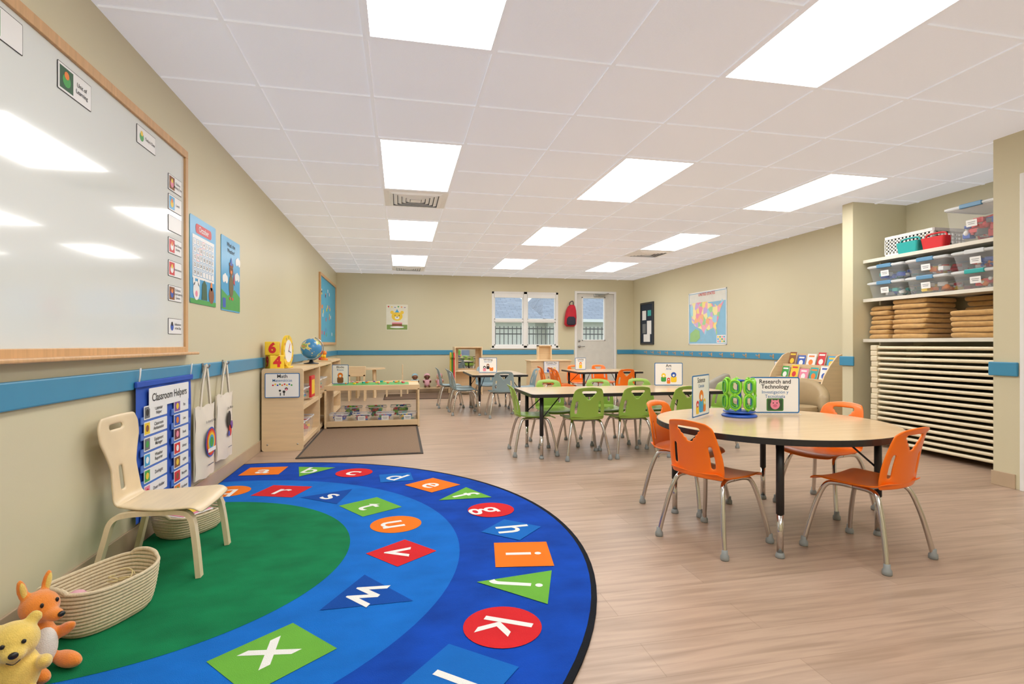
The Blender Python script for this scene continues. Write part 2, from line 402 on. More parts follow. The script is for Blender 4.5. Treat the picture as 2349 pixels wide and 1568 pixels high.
for (x0, x1) in ((0.6, 5.0), (5.5, 13)):
    m.box((x0, 19.6, -.149), (x1, 24, 1.95), SID)
    m.add([(x0-.3, 19.2, 1.9), (x1+.3, 19.2, 1.9), (x1-.4, 23, 3.5), (x0+.7, 23, 3.5), (x0-.3, 27, 1.9), (x1+.3, 27, 1.9)], [(0, 1, 2, 3), (3, 2, 5, 4), (1, 5, 2), (0, 3, 4)], SH)
    m.box((x0-.3, 19.15, 1.82), (x1+.3, 19.25, 1.93), WHITE)
m.box((4.9, 20, -.149), (5.6, 23.5, 1.9), SID)
single(m, 'neighbouring_building', 'pale sided house with a grey shingle roof seen through the window', 'building')
m = MB()
for z in (0.15, 1.25, 1.4): m.box((-2, 14.48, z), (12, 14.52, z+.03), BLACK)
for i in range(118): m.box((-2+i*.12, 14.49, -.15), (-2+i*.12+.018, 14.51, 1.48), BLACK)
single(m, 'metal_fence', 'black metal picket fence outside', 'fence')
# ------------------------------------------------------------------ ceiling lights, vents
L0 = thing('ceiling_light', 'recessed rectangular ceiling light panel, switched on', 'ceiling light', (0, 0, 0), group='recessed ceiling lights')
m = MB()
a, b = .292, .597
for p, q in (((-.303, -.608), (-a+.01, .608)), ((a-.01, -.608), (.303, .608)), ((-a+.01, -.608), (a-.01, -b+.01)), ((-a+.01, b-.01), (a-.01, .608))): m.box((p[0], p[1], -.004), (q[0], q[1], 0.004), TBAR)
part(m, 'light_frame', L0)  # frame takes the self-lit bar material to keep its underside bright
m = MB(); m.box((-a+.01, -b+.01, -.003), (a-.01, b-.01, .003), EMIT); part(m, 'light_diffuser', L0, 'glowing white diffuser')
first = True
for i, ns in lights.items():
    for n in ns:
        loc = (-0.16+.61*i+.305, 3.78+2.44*n+.61, 2.404)
        if first: L0.matrix_world = xf(loc); first = False
        else: clone(L0, loc)
m = MB()
VW = mat('vent_white_glow', '#F2F2F2', .4, emit=.1)  # faint glow put into the louvre material to brighten it
def sqring(m, r0, z0, r1, z1, mt):
    p = lambda r, z: [(-r, -r, z), (r, -r, z), (r, r, z), (-r, r, z)]
    m.add(p(r0, z0)+p(r1, z1), [(k, (k+1) % 4, 4+(k+1) % 4, 4+k) for k in range(4)], mt)
m.box((-.295, -.295, -.001), (.295, .295, .003), DARK)
sqring(m, .3, -.004, .25, -.006, VW)
for r in (.25, .21, .17, .13, .09): sqring(m, r, -.006, r-.03, -.020, VW); sqring(m, r-.03, -.020, r-.034, -.019, VW)
m.box((-.05, -.05, -.022), (.05, .05, -.016), VW)
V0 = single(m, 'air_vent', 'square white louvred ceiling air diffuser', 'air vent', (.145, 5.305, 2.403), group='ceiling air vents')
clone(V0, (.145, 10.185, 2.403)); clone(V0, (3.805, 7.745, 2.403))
# ------------------------------------------------------------------ whiteboard + cards
WB = thing('whiteboard', 'large glossy whiteboard with oak frame and tray', 'whiteboard', M=FL(1.05, .93))
bw, bh = 2.436, 1.19
m = MB(); m.box((.03, .03, 0), (bw-.03, bh-.03, .012), BOARD); part(m, 'board_panel', WB)
m = MB()
m.box((0, bh-.045, 0), (bw, bh, .025), OAK, .003); m.box((0, 0, 0), (.04, bh-.045, .025), OAK, .003); m.box((bw-.035, 0, 0), (bw, bh-.045, .025), OAK, .003); m.box((.04, 0, 0), (bw-.035, .035, .025), OAK, .003); part(m, 'board_frame', WB, 'oak frame')
m = MB(); m.box((0, -.012, 0), (bw+.05, .004, .07), OAK, .005); part(m, 'marker_tray', WB)
def card(y, z, w, h, lines, pic, lab):
    m = MB(); m.prism(rrect(w, h, .004), 0, .0012, INK); m.flat(rrect(w-.005, h-.005, .003), .0016, PAPER)
    s = h*.8
    if pic:
        m.rect(-w/2+.012, -s/2, -w/2+.012+s, s/2, .002, pic[0]); cx = -w/2+.012+s/2
        m.flat(circ(s*.3, cx, -s*.05, 14), .0024, pic[1]); m.flat(circ(s*.18, cx, s*.18, 12), .0028, pic[2])
    n = len(lines)
    for i, t in enumerate(lines): m.text(t, (s*.5 if pic else 0), (n-1)*.5*h*.25-i*h*.25, h*.22, INK, .003)
    return single(m, 'schedule_card', lab, 'card', M=FL(y, z, -1.246), group='cards on the whiteboard')
card(1.99, 2.0, .2, .105, [], (GRN, YEL, RED), 'white magnetic card with black outline on the whiteboard')
card(2.385, 1.985, .22, .105, ['Unit of', 'Learning'], (mat('dkgrn', '#2d5a3a'), GRN, ORG), 'white magnetic card reading unit of learning on the whiteboard')
card(2.98, 2.0, .2, .09, ["Today's Date"], (PAPER, GRN, YEL), 'white magnetic card with green picture on the whiteboard')
pics = [(1.875, ['Children', 'Meeting Time'], (BRN, PNK, YEL)), (1.765, ['Lunch'], (SKYB, YEL, ORG)), (1.65, [], None), (1.526, ["Small Group", 'Activity'], (RED, PAPER, ORG)), (1.40, ['Environment'], (RED, PAPER, YEL)), (1.263, ["Children's", 'Choice Learning', 'Centers'], (BRN, BLU, ORG)), (1.08, ['Reflections', 'of the Day'], (PAPER, BLU, INK))]
for z, t, p in pics: card(3.325, z, .18, .088, t, p, 'small white schedule card on the whiteboard'+(' with a picture' if p else ', blank'))
# ------------------------------------------------------------------ left wall posters
m = MB(); w, h = .46, .545
m.prism(rrect(w, h, .015), 0, .003, SKYB)
m.flat(rrect(w*.62, .06, .025, 0, h/2-.07), .004, RED); m.text('October', 0, h/2-.07, .05, PAPER, .0046)
m.rect(-w/2+.035, -.115, w/2-.035, h/2-.115, .004, PAPER)
gw = (w-.09)/7
for r in range(5):
    for c in range(7):
        x = -w/2+.045+gw*c; y = h/2-.135-.048*(r+1)
        m.rect(x+.003, y+.003, x+gw-.003, y+.045, .0046, SKYB if r*7+c not in (3, 9, 15) else PNK)
        m.rect(x+.006, y+.006, x+gw-.006, y+.042, .0050, PAPER)
        if r*7+c < 31: m.text(str(r*7+c+1), x+gw/2, y+.025, .028, INK, .0054)
m.rect(-w/2, -h/2, w/2, -h/2+.03, .004, GRN)
m.flat(circ(.055, -.13, -.19, 20, .06), .0046, PAPER); m.flat(circ(.018, -.17, -.13, 12, .03), .0046, PAPER); m.flat(circ(.018, -.09, -.13, 12, .03), .0046, PAPER); m.flat(circ(.02, -.13, -.21, 12), .005, PNK)
m.flat([(-.04, -.24), (.06, -.24), (.05, -.14), (.01, -.11), (-.03, -.14)], .0046, mat('dkgrn', '#2d5a3a')); m.flat(circ(.05, .14, -.2, 20, .055), .0046, BRN); m.flat(circ(.02, .14, -.14, 12, .03), .0046, ORG)
single(m, 'calendar_poster', 'blue monthly calendar poster with number grid', 'poster', M=FL(3.805, 1.507))
m = MB(); w = .45
m.prism(rrect(w, h, .015), 0, .003, SKYB); m.text("What's the", 0, h/2-.05, .045, INK, .004); m.text("Weather?", 0, h/2-.095, .045, INK, .004)
m.flat([(-w/2, -h/2+.01), (w/2, -h/2+.01), (w/2, -.15), (.08, -.1), (-.08, -.16), (-w/2, -.12)], .004, GRN)
for cx, cy in ((-.14, -.04), (.15, .0), (.17, .12)):
    for k in range(3): m.flat(circ(.03, cx-.03+.03*k, cy+(.012 if k == 1 else 0), 14), .0044+.0002*k, PAPER)
m.flat(circ(.055, 0, -.08, 18, .085), .0050, mat('olive_coat', '#6a5a2c')); m.flat(circ(.045, 0, .04, 18), .0054, BRN); m.flat(circ(.015, -.035, .08, 12), .0054, BRN); m.flat(circ(.015, .035, .08, 12), .0054, BRN)
m.flat([(-.035, .075), (.035, .075), (.0, .14)], .0058, BLU); m.flat([(.05, -.05), (.09, -.07), (.07, .04)], .0054, RED)
m.flat(circ(.008, -.015, .05, 8), .006, INK); m.flat(circ(.008, .015, .05, 8), .006, INK); m.flat(circ(.018, 0, .025, 12, .013), .006, ORG)
m.flat(circ(.02, -.03, -.175, 12, .012), .0056, RED); m.flat(circ(.02, .03, -.175, 12, .012), .0056, RED); m.rect(-.2, -.25, -.13, -.18, .005, BLU)
single(m, 'weather_poster', 'blue weather poster with hills, clouds and brown bear', 'poster', M=FL(4.375, 1.498))
BBd = thing('bulletin_board', 'oak framed bulletin board with blue paper', 'bulletin board', M=FL(8.8, .97))
m = MB(); m.box((.04, .04, 0), (2.06, 1.11, .012), mat('bulletin_blue', '#4FA3C4', .8))
for i in range(26):
    x = random.uniform(.15, 1.9); y = random.uniform(.12, 1.0); m.flat(rrect(.07, .06, .01, x, y, 2), .0135, random.choice([YEL, ORG, PAPER, RED, GRN, BLU]))
part(m, 'board_panel', BBd)
m = MB(); m.box((0, 0, 0), (2.1, .045, .03), OAK); m.box((0, 1.105, 0), (2.1, 1.15, .03), OAK); m.box((0, .045, 0), (.045, 1.105, .03), OAK); m.box((2.055, .045, 0), (2.1, 1.105, .03), OAK); part(m, 'board_frame', BBd)
m = MB(); w, h = .43, .52
m.prism(rrect(w, h, .012), 0, .003, mat('poster_cream', '#EAE6D2')); m.rect(-w/2+.01, -h/2+.01, w/2-.01, -.15, .004, mat('poster_green', '#7E9A4A'))
m.flat(circ(.11, 0, .02, 22, .09), .005, YEL); m.flat(circ(.035, -.1, .1, 14), .005, YEL); m.flat(circ(.035, .1, .1, 14), .005, YEL); m.flat(circ(.045, 0, -.01, 14, .03), .0056, PAPER); m.flat(circ(.012, 0, .005, 10), .006, INK)
m.flat(circ(.01, -.04, .04, 10), .006, INK); m.flat(circ(.01, .04, .04, 10), .006, INK); m.flat([(-.04, .1), (.04, .1), (0, .17)], .0056, SKYB)
m.rect(-.1, -.2, .1, -.11, .0056, BRN); m.flat(circ(.14, 0, -.2, 18, .02), .006, PAPER); m.rect(-.1, -.13, .1, -.105, .0062, PNK)
for i in range(6): m.flat([(-.19+.065*i, .23-.01*(i % 3)), (-.15+.065*i, .23-.01*(i % 3)), (-.17+.065*i, .19)], .0056, [RED, YEL, BLU, GRN, ORG, PUR][i])
single(m, 'birthday_poster', 'cream poster of a yellow bear with cake', 'poster', M=FB(-.07, 1.527))
m = MB(); m.box((-.3, 0, 0), (.3, .89, .015), mat('navy_felt', '#1E2A3A', .9))
for a, b in (((-.3, 0), (.3, .035)), ((-.3, .855), (.3, .89)), ((-.3, .035), (-.265, .855)), ((.265, .035), (.3, .855))): m.box((a[0], a[1], .015), (b[0], b[1], .025), BLACK)
for (x, y, ww, hh, mt) in ((-.12, .62, .18, .2, PAPER), (.12, .66, .16, .12, TEAL), (-.12, .34, .16, .2, GREYINK), (.11, .36, .2, .28, PAPER), (-.0, .14, .3, .16, PAPER)): m.rect(x-ww/2, y-hh/2, x+ww/2, y+hh/2, .017, mt)
single(m, 'notice_board', 'dark notice board with pinned white papers', 'notice board', M=FR(10.4, .97))
m = MB(); mw, mh = 1.15, .92
m.prism([(-mw/2, 0), (mw/2, 0), (mw/2, mh), (-mw/2, mh)], 0, .002, mat('map_sea', '#8CC3E2', .3))
us = [(.02, .92), (.10, .95), (.35, .95), (.5, .95), (.56, .90), (.66, .88), (.70, .80), (.74, .86), (.80, .80), (.88, .86), (.93, .97), (.97, .90), (.92, .80), (.88, .72), (.86, .62), (.84, .52), (.80, .42), (.76, .32), (.80, .15), (.78, .08), (.74, .18), (.70, .26), (.62, .25), (.56, .22), (.50, .20), (.46, .10), (.40, .18), (.35, .25), (.28, .28), (.18, .32), (.12, .38), (.06, .45), (.03, .60), (.01, .75)]
m.rect(-mw/2+.03, mh-.2, mw/2-.03, mh-.03, .003, mat('map_north', '#E4E6DE', .3))
m.flat([(-mw/2+.05+x*(mw-.1), .1+y*(mh-.25)) for x, y in us][::-1], .004, cell_mat('map_states', ['#FBE58E', '#F6B4CB', '#A9DDA0', '#F8BE8C', '#D2B4E6', '#FBF0AE', '#A5DAF0', '#F29BB8'], 11))
m.flat([(-mw/2+.04, .05), (-.32, .05), (-.2, .12), (-.22, .24), (-.34, .28), (-mw/2+.06, .2)], .0045, mat('map_inset', '#9CCB86')); m.rect(.3, .03, mw/2-.03, .16, .005, PAPER)
for i in range(4):
    for j in range(3): m.rect(.32+i*.055, .045+j*.036, .36+i*.055, .07+j*.036, .0056, [PNK, SKYB, YEL, GRN][(i+j) % 4])
m.text('UNITED STATES', 0, mh-.055, .07, RED, .0056)
for a, b in (((-mw/2, 0), (mw/2, .02)), ((-mw/2, mh-.02), (mw/2, mh)), ((-mw/2, 0), (-mw/2+.02, mh)), ((mw/2-.02, 0), (mw/2, mh))): m.rect(a[0], a[1], b[0], b[1], .0055, PAPER)
single(m, 'wall_map', 'laminated colourful map of the united states', 'map', M=FR(8.18, .97))
m = MB(); m.box((-.012, -.03, 0), (.012, .03, .006), OAK, .002); m.tube(smooth_path([(0, .01, .006), (0, -.0, .04), (0, .02, .055)], 4), .006, OAK, 8)
hk = single(m, 'coat_hook', 'small tan coat hook on the blue wall rail', 'hook', M=FR(5.3, .81, 5.081), group='coat hooks on the blue rail')
for i in range(1, 18):
    o = hk.copy(); COL.objects.link(o); o.matrix_world = FR(5.3+i*.3, .81, 5.081)
# ------------------------------------------------------------------ pocket chart
m = MB(); w, h = .68, .67
nu, nv = 10, 12; vs = []
for j in range(nv+1):
    for i in range(nu+1):
        x = -w/2+w*i/nu; y = -h/2+h*j/nv
        vs.append((x, y, .004+.004*math.sin(i*1.3)*math.sin(j*.9)))
m.add(vs, [(j*(nu+1)+i, j*(nu+1)+i+1, (j+1)*(nu+1)+i+1, (j+1)*(nu+1)+i) for j in range(nv) for i in range(nu)], POCKET, True)
m.box((-w/2-.01, h/2-.02, 0), (w/2+.01, h/2+.01, .014), POCKET, .005)
for i in range(7):
    y = .17-i*.078
    m.box((-w/2+.03, y-.035, .009), (-.02, y+.0, .014), POCKET2); m.box((.04, y-.035, .009), (w/2-.04, y+.0, .014), POCKET2)
PC = thing('pocket_chart', 'blue fabric pocket chart hanging from the blue rail', 'pocket chart', M=FL(3.185, .455, -1.238))
part(m, 'chart_fabric', PC)
for x in (-w/2+.02, w/2-.02):
    m = MB(); m.tube([(x, h/2, .008), (x+.004, h/2+.04, .012), (x, h/2+.075, .016)], .004, PAPER, 6); part(m, 'hanging_loop', PC)
m = MB(); m.prism(rrect(.5, .1, .006), 0, .002, PAPER); m.text('Classroom Helpers', 0, 0, .056, INK, .003, bold=.012)
single(m, 'header_card', 'white card reading classroom helpers in the pocket chart', 'card', M=FL(3.2, .71, -1.222))
names = [['Calendar', 'Helper'], ['Classroom', 'Ambassador'], ['Equipment', 'Manager'], ['Weather', 'Reporter'], ['Zoologist'], ['Door Holder'], ['Line Leader']]
pc = [(PAPER, INK), (YEL, BRN), (PAPER, GRN), (SKYB, PAPER), (GRN, YEL), (PNK, RED), (ORG, BLU)]
for i in range(7):
    y = .455+.17-i*.078+.018
    m = MB(); m.prism(rrect(.26, .066, .004), 0, .0015, PAPER); m.rect(-.125, -.028, -.07, .028, .002, pc[i][0] if pc[i][0] != PAPER else GREYINK); m.flat(circ(.017, -.097, 0, 12), .0024, pc[i][1])
    for k, t in enumerate(names[i]): m.text(t, .03, (len(names[i])-1)*.011-k*.022, .024, INK, .0026)
    single(m, 'helper_card', 'white helper job card in the blue pocket chart', 'card', M=FL(3.03, y, -1.223), group='cards in the pocket chart')
    m = MB(); m.prism(rrect(.2, .066, .004), 0, .0015, PAPER); m.rect(-.095, -.028, -.02, .028, .002, [PUR, BLU, mat('wine', '#742F3A'), RED, BRN, RED, ORG][i]); m.flat(circ(.018, -.055, 0, 12), .0024, [YEL, ORG, PNK, PAPER, YEL, BRN, GRN][i]); m.text(['Pet', 'Line', 'Snack', 'Library', 'Lights', 'Recycler', 'Gardener'][i], .04, 0, .022, INK, .0026)
    single(m, 'picture_card', 'small white picture card in the blue pocket chart', 'card', M=FL(3.35, y-.008, -1.223), group='cards in the pocket chart')
# ------------------------------------------------------------------ tote bags
def tote(y, zt, zb, w, kind, strapz):
    T = thing('tote_bag', 'cream canvas tote bag with '+('round rainbow print' if kind else 'black and purple print'), 'tote bag', M=FL(y, zb, -1.236))
    m = MB(); h = zt-zb; rows = 10; cols = 8; F = []
    for j in range(rows+1):
        for i in range(cols+1):
            u = i/cols*2-1; v = j/rows
            F.append((u*w/2*(1-.04*math.sin(v*pi)), v*h+.008*math.sin(i*1.7), .012+.03*math.cos(u*pi/2)*math.sin((.1+.85*(1-v))*pi*.8)+.004*math.sin(i*2+j)))
    m.add(F, [(j*(cols+1)+i, j*(cols+1)+i+1, (j+1)*(cols+1)+i+1, (j+1)*(cols+1)+i) for j in range(rows) for i in range(cols)], CANVAS, True)
    m.rect(-w/2*.97, 0, w/2*.97, h*.98, .004, CANVAS)
    for sx in (-1, 1): m.add([(sx*w/2, 0, .004), (sx*w/2, h, .004), (sx*w/2, h, .014), (sx*w/2, 0, .014)], [(0, 1, 2, 3)], CANVAS)
    part(m, 'bag_body', T)
    m = MB(); cz = .048
    if kind:
        for k, (r, c) in enumerate(((.095, BLU), (.085, RED), (.072, ORG), (.06, YEL), (.046, SKYB), (.032, GRN))): m.flat(circ(r, 0, h*.48, 24), cz+.0008*k, c)
        m.rect(-.07, h*.48-.06, .07, h*.48-.035, cz+.006, PAPER); m.rect(-.05, h*.16, .05, h*.175, cz, GREYINK)
        m.text("It's Amazing Being", 0, h*.78, .024, INK, cz)
    else:
        m.flat(circ(.04, -.02, h*.6, 16, .06), cz, INK); m.flat(circ(.03, .03, h*.5, 16), cz+.001, PUR); m.flat(circ(.03, .0, h*.42, 16, .04), cz+.001, RED); m.flat(circ(.02, -.03, h*.38, 12), cz+.002, BLU)
        m.text("Let's Move", 0, h*.78, .03, INK, cz); m.rect(-.04, h*.16, .04, h*.172, cz, GREYINK)
    part(m, 'printed_motif', T)
    m = MB()
    P = smooth_path([(-w*.27, h-.02, .018), (-w*.16, h+(strapz-zt)*.55, .018), (-.012, strapz-zb, .022), (.012, strapz-zb, .022), (w*.16, h+(strapz-zt)*.55, .018), (w*.27, h-.02, .018)], 5)
    m.ribbon(P, (0, 0, 1), .003, .024, CANVAS); part(m, 'bag_strap', T)
    m = MB(); m.ribbon([(p[0]*.93, p[1]-.004, p[2]-.008) for p in P], (0, 0, 1), .003, .024, CANVAS); part(m, 'bag_strap', T)
tote(3.73, .59, .14, .34, True, .83); tote(4.12, .63, .18, .34, False, .84)
m = MB(); m.box((-.012, -.03, 0), (.012, .03, .006), STEEL, .002); m.tube(smooth_path([(0, .01, .006), (0, -.0, .035), (0, .02, .045)], 4), .005, STEEL, 8)
hk2 = single(m, 'wall_hook', 'small steel hook on the blue rail', 'hook', M=FL(3.73, .83, -1.24), group='steel hooks on the rail')
o = hk2.copy(); COL.objects.link(o); o.matrix_world = FL(4.12, .84, -1.24)
# ------------------------------------------------------------------ alphabet rug
m = MB()
def half(r, x0=-.09, n=60):
    pts = []
    for i in range(n+1):
        a = pi*i/n; pts.append((r*math.sin(a), r*math.cos(a)))
    return [(x0, r-.01)]+pts+[(x0, -r+.01)]
m.prism(half(2.02)[::-1], 0, .009, C_BK); m.flat(half(1.998, -.085)[::-1], .0098, C_DB); m.flat(half(1.43, -.085)[::-1], .0106, C_MB); m.flat(half(.91, -.085)[::-1], .0114, C_GR)
def glyph(ch, deg, r, shape, mt, s=.27):
    a = math.radians(deg); up = (math.sin(a), math.cos(a)); rt = (math.cos(a), -math.sin(a)); c = (r*up[0], r*up[1])
    q = s/2
    if shape == 'R': P = [(-q*1.05, -q*.95), (q*1.05, -q*.95), (q*1.05, q*.95), (-q*1.05, q*.95)]
    elif shape == 'C': P = circ(q, n=40)
    elif shape == 'T': P = [(q*1.1, q*.85), (0, -q*1.35), (-q*1.1, q*.85)][::-1]
    elif shape == 'U': P = [(-q*1.15, -q*.85), (q*1.15, -q*.85), (0, q*1.35)]
    else: P = [(0, -q*1.2), (q*1.2, 0), (0, q*1.2), (-q*1.2, 0)]
    if shape == 'T': P = [(-q*1.1, q*.85), (0, -q*1.35), (q*1.1, q*.85)]
    m.flat([(c[0]+x*rt[0]+y*up[0], c[1]+x*rt[1]+y*up[1]) for x, y in P], .0122, mt)
    m.text(ch, c[0], c[1], .25 if ch != 'x' else .27, C_WH, .013, bold=.008, rot=-a)
for i, (ch, sh, mt) in enumerate(zip('abcdefghijklmno', 'RTCDRTCDRTCRRTC', [C_OR, C_LG, C_RD, C_LB]*4)):
    glyph(ch, [4.3, 16, 28, 40.5, 52.5, 64, 75.8, 87.5, 98.5, 109, 119.8, 130.5, 142, 153, 164][i], 1.72, sh, mt)
for ch, dg, sh, mt in (('q', 2, 'C', C_OR), ('r', 19.5, 'R', C_RD), ('s', 38.5, 'U', C_NV), ('t', 57, 'R', C_LG), ('u', 76, 'C', C_OR), ('v', 96, 'D', C_RD), ('w', 117, 'U', C_NV), ('x', 139, 'R', C_LG), ('y', 160, 'C', C_OR)):
    glyph(ch, dg, 1.16, sh, mt)
single(m, 'alphabet_rug', 'half-round blue and green alphabet rug with bright shapes', 'rug', (-1.15, 2.65, 0.0005))
m = MB(); m.box((-.88, 4.82, 0.0005), (.2, 6.42, .008), mat('mat_edge', '#3A332D', .8), .002); m.box((-.855, 4.845, .008), (.175, 6.395, .012), RUGB); single(m, 'floor_mat', 'brown ribbed floor mat beside the wooden shelf', 'mat')
m = MB(); m.box((-.3, 9.6, .0005), (1.0, 10.6, .008), mat('mat_edge2', '#4A3B30', .9), .002); m.box((-.28, 9.62, .008), (.98, 10.58, .011), mat('mat_brown', '#6B5342', .95)); single(m, 'floor_mat', 'dark brown mat in the play area', 'mat')
# ------------------------------------------------------------------ sheets
def sheet(fn, nu, nv, mt, holes=()):
    m = MB(); vs = [fn(i/nu, j/nv) for j in range(nv+1) for i in range(nu+1)]
    m.add(vs, [(j*(nu+1)+i, j*(nu+1)+i+1, (j+1)*(nu+1)+i+1, (j+1)*(nu+1)+i) for j in range(nv) for i in range(nu) if (i, j) not in holes], mt, True)
    return m
def lerp_tab(tab, v):
    for (a, x), (b, y) in zip(tab, tab[1:]):
        if v <= b: return x+(y-x)*(v-a)/(b-a)
    return tab[-1][1]
# ------------------------------------------------------------------ plastic chair
def plastic_chair(mt, colour, loc, rz, group):
    C = thing('classroom_chair', colour+' plastic child chair with chrome legs', 'chair', loc, rz, group)
    def sf(u, v):
        x = (u*2-1); y = -.165+.355*v
        wd = lerp_tab([(0, .135), (.15, .16), (.7, .172), (.92, .165), (1, .15)], v)
        z = .345+.012*x*x-.008*math.sin(v*pi)+(.022*((.12-v)/.12) if v < .12 else 0)-(.028*((v-.85)/.15)**2 if v > .85 else 0)
        return (x*wd, y, z)
    s = part(sheet(sf, 10, 12, mt), 'seat', C); mod(s, 'SOLIDIFY', thickness=.008, offset=-1); mod(s, 'SUBSURF', levels=1, render_levels=1)
    def bf(u, v):
        x = u*2-1
        wd = lerp_tab([(0, .142), (.12, .152), (.35, .152), (.5, .145), (.8, .130), (.93, .120), (1, .104)], v)
        z = .338+.282*v-(.012*x*x if v > .9 else 0)
        y = -.158-.018*v-.045*v*v+.03*x*x*(1-.3*v)-(.012*((v-.93)/.07) if v > .93 else 0)
        return (x*wd, y, z)
    holes = {(i, 13) for i in range(4, 12)} | {(i, 12) for i in range(5, 11)} | {(i, 11) for i in range(6, 10)} | {(i, 10) for i in range(7, 9)}
    holes |= {(2, j) for j in range(3, 9)} | {(13, j) for j in range(3, 9)}
    b = part(sheet(bf, 16, 16, mt, holes), 'backrest', C); mod(b, 'SOLIDIFY', thickness=.010, offset=0); mod(b, 'SUBSURF', levels=1, render_levels=1)
    for sx in (-1, 1):
        for sy in (-1, 1):
            m = MB()
            P = smooth_path([(sx*.105, sy*.0, .322), (sx*.115, sy*.07, .323), (sx*.13, sy*.115, .308), (sx*.15, sy*.145, .23), (sx*.17, sy*.17, .12), (sx*.187, sy*.187, .018)], 5)
            m.tube(P, .0115, CHROME, 12)
            lg = part(m, 'leg', C, 'chrome tube leg')
            m = MB(); m.M = Matrix.Translation((sx*.187, sy*.187, 0)); m.lathe([(.008, 0), (.018, .0), (.020, .006), (.019, .02), (.014, .026), (.013, .045), (.0, .046)], GLIDE, 14)
            part(m, 'foot_glide', lg, 'grey rubber foot')
    for yy in (-.05, .05):
        m = MB(); m.tube([(-.105, yy, .323), (0, yy, .318), (.105, yy, .323)], .009, STEEL, 8); part(m, 'cross_brace', C)
    return C
def F(deg): return deg-90
CO = plastic_chair(ORANGE, 'orange', (1.54, 2.41, 0), F(22.8), 'orange chairs at the round table')
clone(CO, (2.154, 2.116, 0), F(105.5)); clone(CO, (2.515, 2.77, 0), F(196)); clone(CO, (1.72, 2.99, 0), F(-58))
CG = plastic_chair(GREEN, 'green', (1.17, 4.68, 0), F(-4), 'green chairs at the rectangular table')
for x, y, a in ((1.56, 4.44, 88), (1.99, 4.45, 92), (2.45, 4.43, 94), (1.47, 5.03, -90), (2.0, 5.04, -92), (2.47, 5.04, -88), (2.92, 4.66, 181)): clone(CG, (x, y, 0), F(a))
CB = plastic_chair(GREYBL, 'slate blue', (1.34, 7.10, 0), F(90), 'slate blue chairs at the writing table')
for x, y, a in ((.88, 7.50, 2), (.88, 7.93, -2), (.76, 8.36, 0), (1.80, 7.75, 180), (1.34, 8.42, -90)): clone(CB, (x, y, 0), F(a))
for x, y, a in ((2.44, 7.62, 0), (2.5, 8.05, 3), (2.44, 8.48, 0), (3.24, 7.48, 92), (2.97, 8.68, -90), (3.42, 8.68, -88)): clone(CO, (x, y, 0), F(a), group='orange chairs at the far table')
# ------------------------------------------------------------------ tables
def table(outline, legs, loc, label, group=None):
    T = thing('activity_table', label, 'table', loc, group=group)
    m = MB(); m.prism(outline, .532, .56, BLACK, smooth=False); m.flat([(x*.994, y*.994) for x, y in outline], .5606, TOP); part(m, 'tabletop', T)
    for (x, y) in legs:
        m = MB(); m.cyl((x, y, .20), (x, y, .532), .0175, BLACK, 16); m.cyl((x, y, .525), (x, y, .532), .04, BLACK); m.cyl((x, y, .015), (x, y, .205), .0145, CHROME, 16)
        lg = part(m, 'leg', T, 'black upper and chrome lower leg')
        m = MB(); m.M = Matrix.Translation((x, y, 0)); m.lathe([(.01, 0), (.02, 0), (.021, .006), (.016, .024), (0, .025)], GLIDE, 14); part(m, 'foot_glide', lg)
        d = Vector((-x, -y, 0)).normalized()*.2
        m = MB(); m.tube([(x, y, .34), (x+d.x, y+d.y, .53)], .005, BLACK, 8); part(m, 'leg_brace', lg)
    return T
lr = .5
table(circ(.60, n=72), [(lr*math.cos(math.radians(a)), lr*math.sin(math.radians(a))) for a in (147, 237, 327, 57)], (1.98, 2.56, 0), 'round maple activity table with black edge')
def rt(w, d, loc, lab): return table(rrect(w, d, .05), [(sx*(w/2-.11), sy*(d/2-.11)) for sx in (-1, 1) for sy in (-1, 1)], loc, lab)
rt(1.8, .76, (1.97, 4.67, 0), 'long rectangular maple table with black edge')
rt(.78, 1.2, (1.34, 7.72, 0), 'rectangular maple writing table with black edge')
rt(1.05, .95, (3.14, 8.05, 0), 'maple activity table with orange chairs around it')
# ------------------------------------------------------------------ signs
def sign(lines, pic, loc, rz, w=.28, h=.215, label='', M=None, stand=True):
    m = MB(); G = fr((0, 0, 0), (1, 0, 0), (0, 0, 1)); z0 = .008 if stand else 0
    if stand: m.box((-w/2, -.03, 0), (w/2, .03, .004), CLEAR, .001); m.box((-w/2, .002, .004), (w/2, .004, h+.008), CLEAR)
    m.M = G
    m.prism(rrect(w, h, .01, 0, h/2+z0), -.001, .001, SIGNB); m.flat(rrect(w-.014, h-.014, .006, 0, h/2+z0), .0018, PAPER)
    for t, size, y, mt in lines: m.text(t, 0, h*y+z0, size, mt, .0024, bold=.015 if mt is INK else .004)
    for (P, mt, k) in pic: m.flat([(x, y+z0) for x, y in P], .0024+.0005*k, mt)
    return single(m, 'centre_sign', label, 'sign', loc, rz, M=M)
pig = [(rrect(.1, .075, .008, 0, .05), mat('sign_green', '#3F7A3A'), 0), (rrect(.086, .062, .006, 0, .05), mat('sign_green2', '#2c4f30'), 1), (circ(.028, 0, .05, 20), PNK, 2), (circ(.012, 0, .044, 14, .009), mat('snout', '#D66A88'), 3), (circ(.004, -.011, .06, 8), INK, 3), (circ(.004, .011, .06, 8), INK, 3), ([(-.024, .068), (-.01, .074), (-.02, .084)], PNK, 2), ([(.01, .074), (.024, .068), (.02, .084)], PNK, 2)]
sign([('Research and', .035, .87, INK), ('Technology', .035, .73, INK), ('Investigación y', .027, .58, SIGNB), ('Tecnología', .027, .46, SIGNB)], pig, (2.19, 2.79, .561), -13, .29, .215, 'white sign reading research and technology on the round table')
